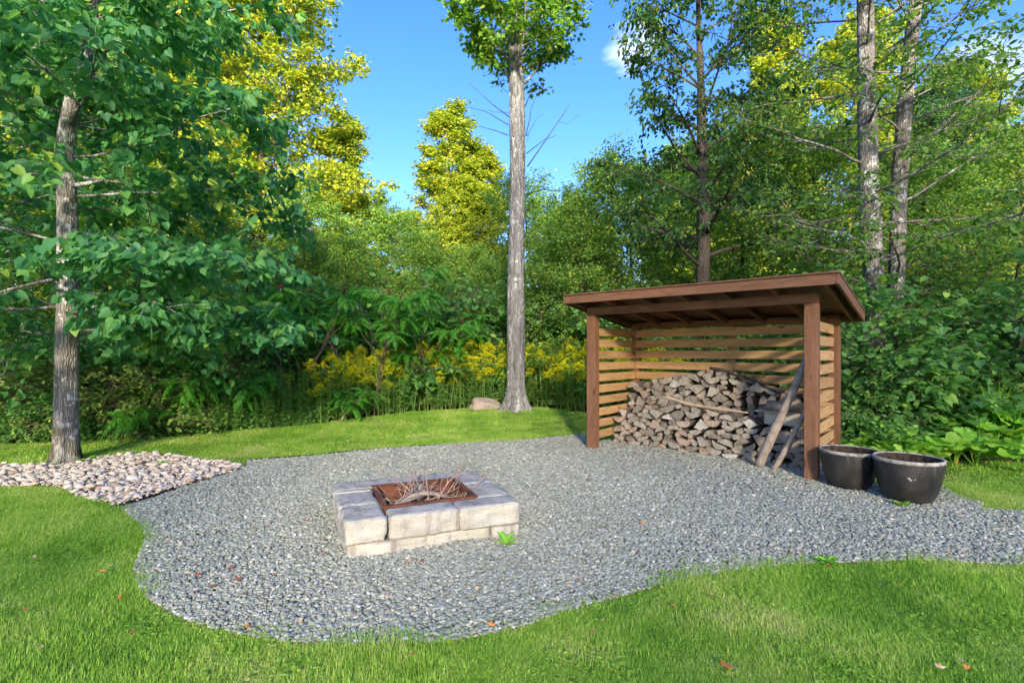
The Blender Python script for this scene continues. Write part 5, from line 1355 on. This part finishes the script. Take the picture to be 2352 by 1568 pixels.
# --- bright broad-leaved ground plants on the right
def round_leaf(seed):
    rng = np.random.default_rng(seed); n = 22; a = np.linspace(-PI + .25, PI - .25, n); r = 1 + .10 * np.sin(a * 5 + rng.uniform(0, 6)) + .05 * np.sin(a * 9 + rng.uniform(0, 6)) + .08 * np.cos(a)
    V = [(0, 0, 0)]; Fq = []
    for f in (.5, 1.0):
        for k in range(n): V.append((r[k] * f * math.cos(a[k]), r[k] * f * math.sin(a[k]), .22 * f * f * (1 + .5 * math.sin(a[k] * 5 + seed)) - .05 * f))
    T1 = [(0, 1 + k, 2 + k) for k in range(n - 1)]; Q1 = [(1 + k, 1 + n + k, 2 + n + k, 2 + k) for k in range(n - 1)]
    t = np.clip(rng.normal(.45, .22), 0, 1)
    return mk_mesh('round_leaf', np.array(V), [np.array(T1), np.array(Q1)], M['bigleaf'], tint=np.full(len(V), t), smooth=True)
RL = [round_leaf(800 + i) for i in range(10)]
rngB = np.random.default_rng(88)
ci = 0
for (px, py, nl, hh) in ((1975, 1062, 8, .4), (2010, 1050, 9, .48), (2055, 1074, 8, .34), (2105, 1078, 9, .38), (2000, 1068, 8, .36), (2040, 1062, 9, .42), (2090, 1064, 10, .45), (2140, 1066, 10, .5), (2190, 1070, 10, .48), (2240, 1074, 11, .5), (2290, 1080, 11, .5), (2345, 1086, 10, .46), (2070, 1046, 8, .5), (2160, 1046, 9, .55), (2240, 1050, 9, .6), (2310, 1054, 10, .6), (2390, 1060, 10, .5), (2120, 1030, 9, .6), (2210, 1032, 9, .62)):
    x, y = G(px, py); e = empty('broad_leaved_plant', (x, y, 0)); ci += 1
    tag(e, 'bright green plant of broad scalloped leaves along the lawn by the planters', 'plant', 'broad-leaved plants by the planters')
    g = Geo()
    for k in range(nl):
        az = rngB.uniform(0, 6.28); rr_ = rngB.uniform(.03, .28); z = hh * rngB.uniform(.35, 1.0) * (1.1 - rr_ * 1.3); q = np.array([rr_ * math.cos(az), rr_ * math.sin(az), z])
        g.tube(np.array([(0, 0, 0), q * [.5, .5, .65], q]), [.006, .005, .004], 4, cap=False)
        add('leaf', RL[int(rngB.integers(10))], e, q, (rngB.normal(-.28, .25) , rngB.normal(0, .25), rngB.uniform(0, 6.28)), rngB.uniform(.085, .15))
    add('stalks', g.mesh('stalks', M['bigleaf'], tint=np.full(sum(len(v) for v in g.V), .3)), e)
# iris blades
def iris(px, py, n, h, label):
    x, y = G(px, py); e = empty('iris_plant', (x, y, 0)); tag(e, label, 'plant', 'iris clumps')
    for k in range(n):
        az = rngB.uniform(0, 6.28); ln = rngB.uniform(.05, .45); L = h * rngB.uniform(.7, 1.1); d = np.array([math.cos(az), math.sin(az), 0]); s = np.array([-math.sin(az), math.cos(az), 0]); t = np.linspace(0, 1, 7)
        C_ = d[None] * (ln * L * t ** 2.2)[:, None] + np.array([0, 0, 1.0]) * (L * t * (1 - .22 * ln * t * 2))[:, None] + d[None] * rngB.uniform(0, .06); w = .013 * (1 - t ** 3) + .001
        V = np.concatenate([C_ - s * w[:, None], C_ + s * w[:, None]]); F_ = [(i, i + 7, i + 8, i + 1) for i in range(6)]
        add('blade', mk_mesh('blade', V, [np.array(F_)], M['blade'], tint=np.full(14, np.clip(rngB.normal(.45, .2), 0, 1)), smooth=True), e)
iris(2288, 1048, 30, 1.05, 'clump of upright light green iris blades among the shrubs')
iris(2345, 1052, 28, 1.0, 'wide clump of arching iris blades past the upright one')

# --- woods added out of view to shade the garden and let some sun filter through
rngS = np.random.default_rng(99); n = 18500
tt_ = rngS.uniform(-65, 65, n); sd = rngS.uniform(30, 42, n)
top = 23.6 + .8 * np.sin(tt_ * .31) + .8 * np.sin(tt_ * .83 + 1)
zz = top * rngS.random(n) ** .75
px_ = tt_; py_ = -sd
me = leaf_mesh('far_woods', np.stack([px_, py_, zz], -1), rngS.normal(0, 1, (n, 3)), rngS.normal(0, 1, (n, 3)), rngS.uniform(.7, 1.2, n), tint_for(rngS, n), T_KITE, M['wood_green'])
o = add('woods', me); o['kind'] = 'stuff'
g = Geo()
for k in range(44):
    x = -64 + 128 * (k + rngS.random()) / 44; y = -rngS.uniform(31, 41)
    g.tube(np.array([(x, y, -.1), (x + rngS.normal(0, .3), y, 8), (x + rngS.normal(0, .5), y, 19)]), [.28, .2, .06], 8)
tag(add('woods', g.mesh('far_trunks', M['bark_dark'])), kind='stuff')

# ------------------------------------------------------------------ small things on the ground
def fallen_mesh(seed, mat):
    rng = np.random.default_rng(seed); TV, TF = T_MAPLE; V = TV.copy(); V[:, 0] -= .45; V[:, 2] = .35 * rng.uniform(.6, 1.4) * (V[:, 0] ** 2 + V[:, 1] ** 2) * rng.choice([1, 1, .5]) + rng.normal(0, .05, len(V)) + .08
    V[:, 1] *= rng.uniform(.5, 1); return mk_mesh('fallen_leaf', V, [TF], M[mat])
FL = {c: [fallen_mesh(900 + 7 * k + i, c) for i in range(4)] for k, c in enumerate(('leaf_orange', 'leaf_tan', 'leaf_red'))}
names = {'leaf_orange': 'orange', 'leaf_tan': 'pale tan', 'leaf_red': 'red brown'}
rngZ = np.random.default_rng(123)
def fallen(px, py, c, s=.045, z=None):
    x, y = G(px, py); lawnp = not inside(np.array([x]), np.array([y]), gravel_poly)[0]
    onb = inside(np.array([x]), np.array([y]), bed_poly)[0]
    zz_ = z if z is not None else (.055 if onb else .046 if lawnp else .034)
    o = add('fallen_leaf', FL[c][int(rngZ.integers(4))], None, (x, y, zz_ + float(hill(x, y))), (rngZ.normal(0, .2), rngZ.normal(0, .2), rngZ.uniform(0, 6.28)), s * rngZ.uniform(.8, 1.3))
    where = 'white stones' if onb else 'mown grass' if lawnp else 'grey gravel'
    tag(o, '%s fallen leaf lying on the %s' % (names[c], where), 'leaf', '%s leaves on the %s' % (names[c], where))
for (px, py, c, s) in ((950, 1525, 'leaf_orange', .05), (1665, 1550, 'leaf_orange', .06), (1690, 1558, 'leaf_tan', .04), (2160, 1555, 'leaf_tan', .05), (2220, 1553, 'leaf_orange', .035), (235, 1327, 'leaf_orange', .05), (570, 1455, 'leaf_orange', .05), (2025, 1362, 'leaf_tan', .055),
                       (380, 1247, 'leaf_red', .05), (530, 1315, 'leaf_red', .055), (455, 1332, 'leaf_red', .05), (490, 1360, 'leaf_red', .045), (545, 1343, 'leaf_red', .06), (450, 1371, 'leaf_red', .035), (560, 1378, 'leaf_red', .035), (630, 1330, 'leaf_red', .035), (583, 1225, 'leaf_tan', .06), (705, 1205, 'leaf_red', .05), (655, 1245, 'leaf_red', .03), (745, 1252, 'leaf_red', .04), (705, 1170, 'leaf_red', .04),
                       (1475, 1210, 'leaf_orange', .06), (2195, 1070, 'leaf_orange', .1), (2160, 1085, 'leaf_orange', .06), (2205, 1090, 'leaf_red', .06), (2108, 1180, 'leaf_orange', .07), (2060, 1165, 'leaf_tan', .07), (2205, 1195, 'leaf_tan', .06), (2305, 1208, 'leaf_orange', .08), (2180, 1280, 'leaf_tan', .05), (1820, 1280, 'leaf_orange', .05), (1843, 1278, 'leaf_red', .04), (1320, 1105, 'leaf_red', .06), (1350, 1110, 'leaf_red', .06), (1463, 1048, 'leaf_orange', .06), (1445, 1090, 'leaf_orange', .05), (1560, 1155, 'leaf_tan', .06), (1110, 1098, 'leaf_red', .05), (940, 1300, 'leaf_tan', .05), (970, 1298, 'leaf_red', .05), (985, 1220, 'leaf_red', .02), (1128, 1448, 'leaf_orange', .04), (1365, 1388, 'leaf_orange', .035), (1410, 1378, 'leaf_orange', .03), (1545, 1408, 'leaf_orange', .035), (1580, 1452, 'leaf_orange', .03), (1850, 1500, 'leaf_orange', .035), (240, 1032, 'leaf_orange', .07), (265, 1022, 'leaf_tan', .07), (375, 1047, 'leaf_orange', .06), (485, 1045, 'leaf_tan', .06), (800, 1020, 'leaf_tan', .07), (880, 1012, 'leaf_tan', .06), (440, 1025, 'leaf_tan', .06), (655, 1035, 'leaf_tan', .05), (550, 1035, 'leaf_orange', .05), (275, 1390, 'leaf_orange', .04), (80, 1292, 'leaf_tan', .03), (690, 1440, 'leaf_tan', .03), (590, 1110, 'leaf_red', .03)):
    fallen(px, py, c, s)
for k in range(70):   # small leaves blown about the lawns and the gravel
    if k < 34: px, py = rngZ.uniform(0, 1300), rngZ.uniform(990, 1040)
    elif k < 52: px, py = rngZ.uniform(300, 2300), rngZ.uniform(1060, 1420)
    else: px, py = rngZ.uniform(0, 2350), rngZ.uniform(1320, 1560)
    fallen(px, py, ('leaf_tan', 'leaf_orange', 'leaf_red')[k % 3 if k >= 34 else k % 2], .028 if k > 33 else .045)
for k in range(46):   # litter drifted against the stack and along the edges
    if k < 26: w = shw(rngZ.uniform(.1, 2.8), rngZ.uniform(.3, .56)); 
    else: w = shw(rngZ.uniform(-.6, 3.2), rngZ.uniform(-1.0, .2))
    c = ('leaf_red', 'leaf_tan', 'leaf_red', 'leaf_orange')[k % 4]
    fallen(K + K * w[0] / w[1], 806 + K * EYE / w[1], c, .045 if k < 26 else .04)
# sprouts in the gravel
def sprout(px, py, s, n, label, seed):
    rng = np.random.default_rng(seed); x, y = G(px, py); az = np.arange(n) * GA; u = np.stack([np.cos(az), np.sin(az), rng.uniform(.2, 1.0, n)], -1)
    e = add('weed_sprout', leaf_mesh('weed_sprout', np.zeros((n, 3)) + rng.normal(0, .004, (n, 3)), u, np.tile([0, 0, 1.0], (n, 1)) + rng.normal(0, .1, (n, 3)), s * rng.uniform(.7, 1.1, n), np.clip(rng.normal(.5, .15, n), 0, 1), (T_OVAL[0] * [1, .75, 1], T_OVAL[1]), M['bigleaf']), None, (x, y, .02))
    tag(e, label, 'weed'); return e
sprout(1163, 1254, .12, 7, 'green weed sprout at the front corner of the fire pit', 1)
sprout(2070, 1165, .09, 16, 'tuft of weeds in front of the clear standing planter', 2)
sprout(190, 1065, .16, 6, 'bright leafy shoot at the foot of the lichen-flecked trunk', 3)
sprout(375, 1070, .10, 14, 'low weed growing among the white stones', 4)
sprout(430, 1090, .08, 12, 'small weed near the pointed end of the white stone bed', 5)
sprout(1520, 1322, .03, 6, 'tiny green seedling in the gravel', 6)
sprout(1900, 1300, .10, 16, 'clump of clover at the edge of the front lawn', 7)
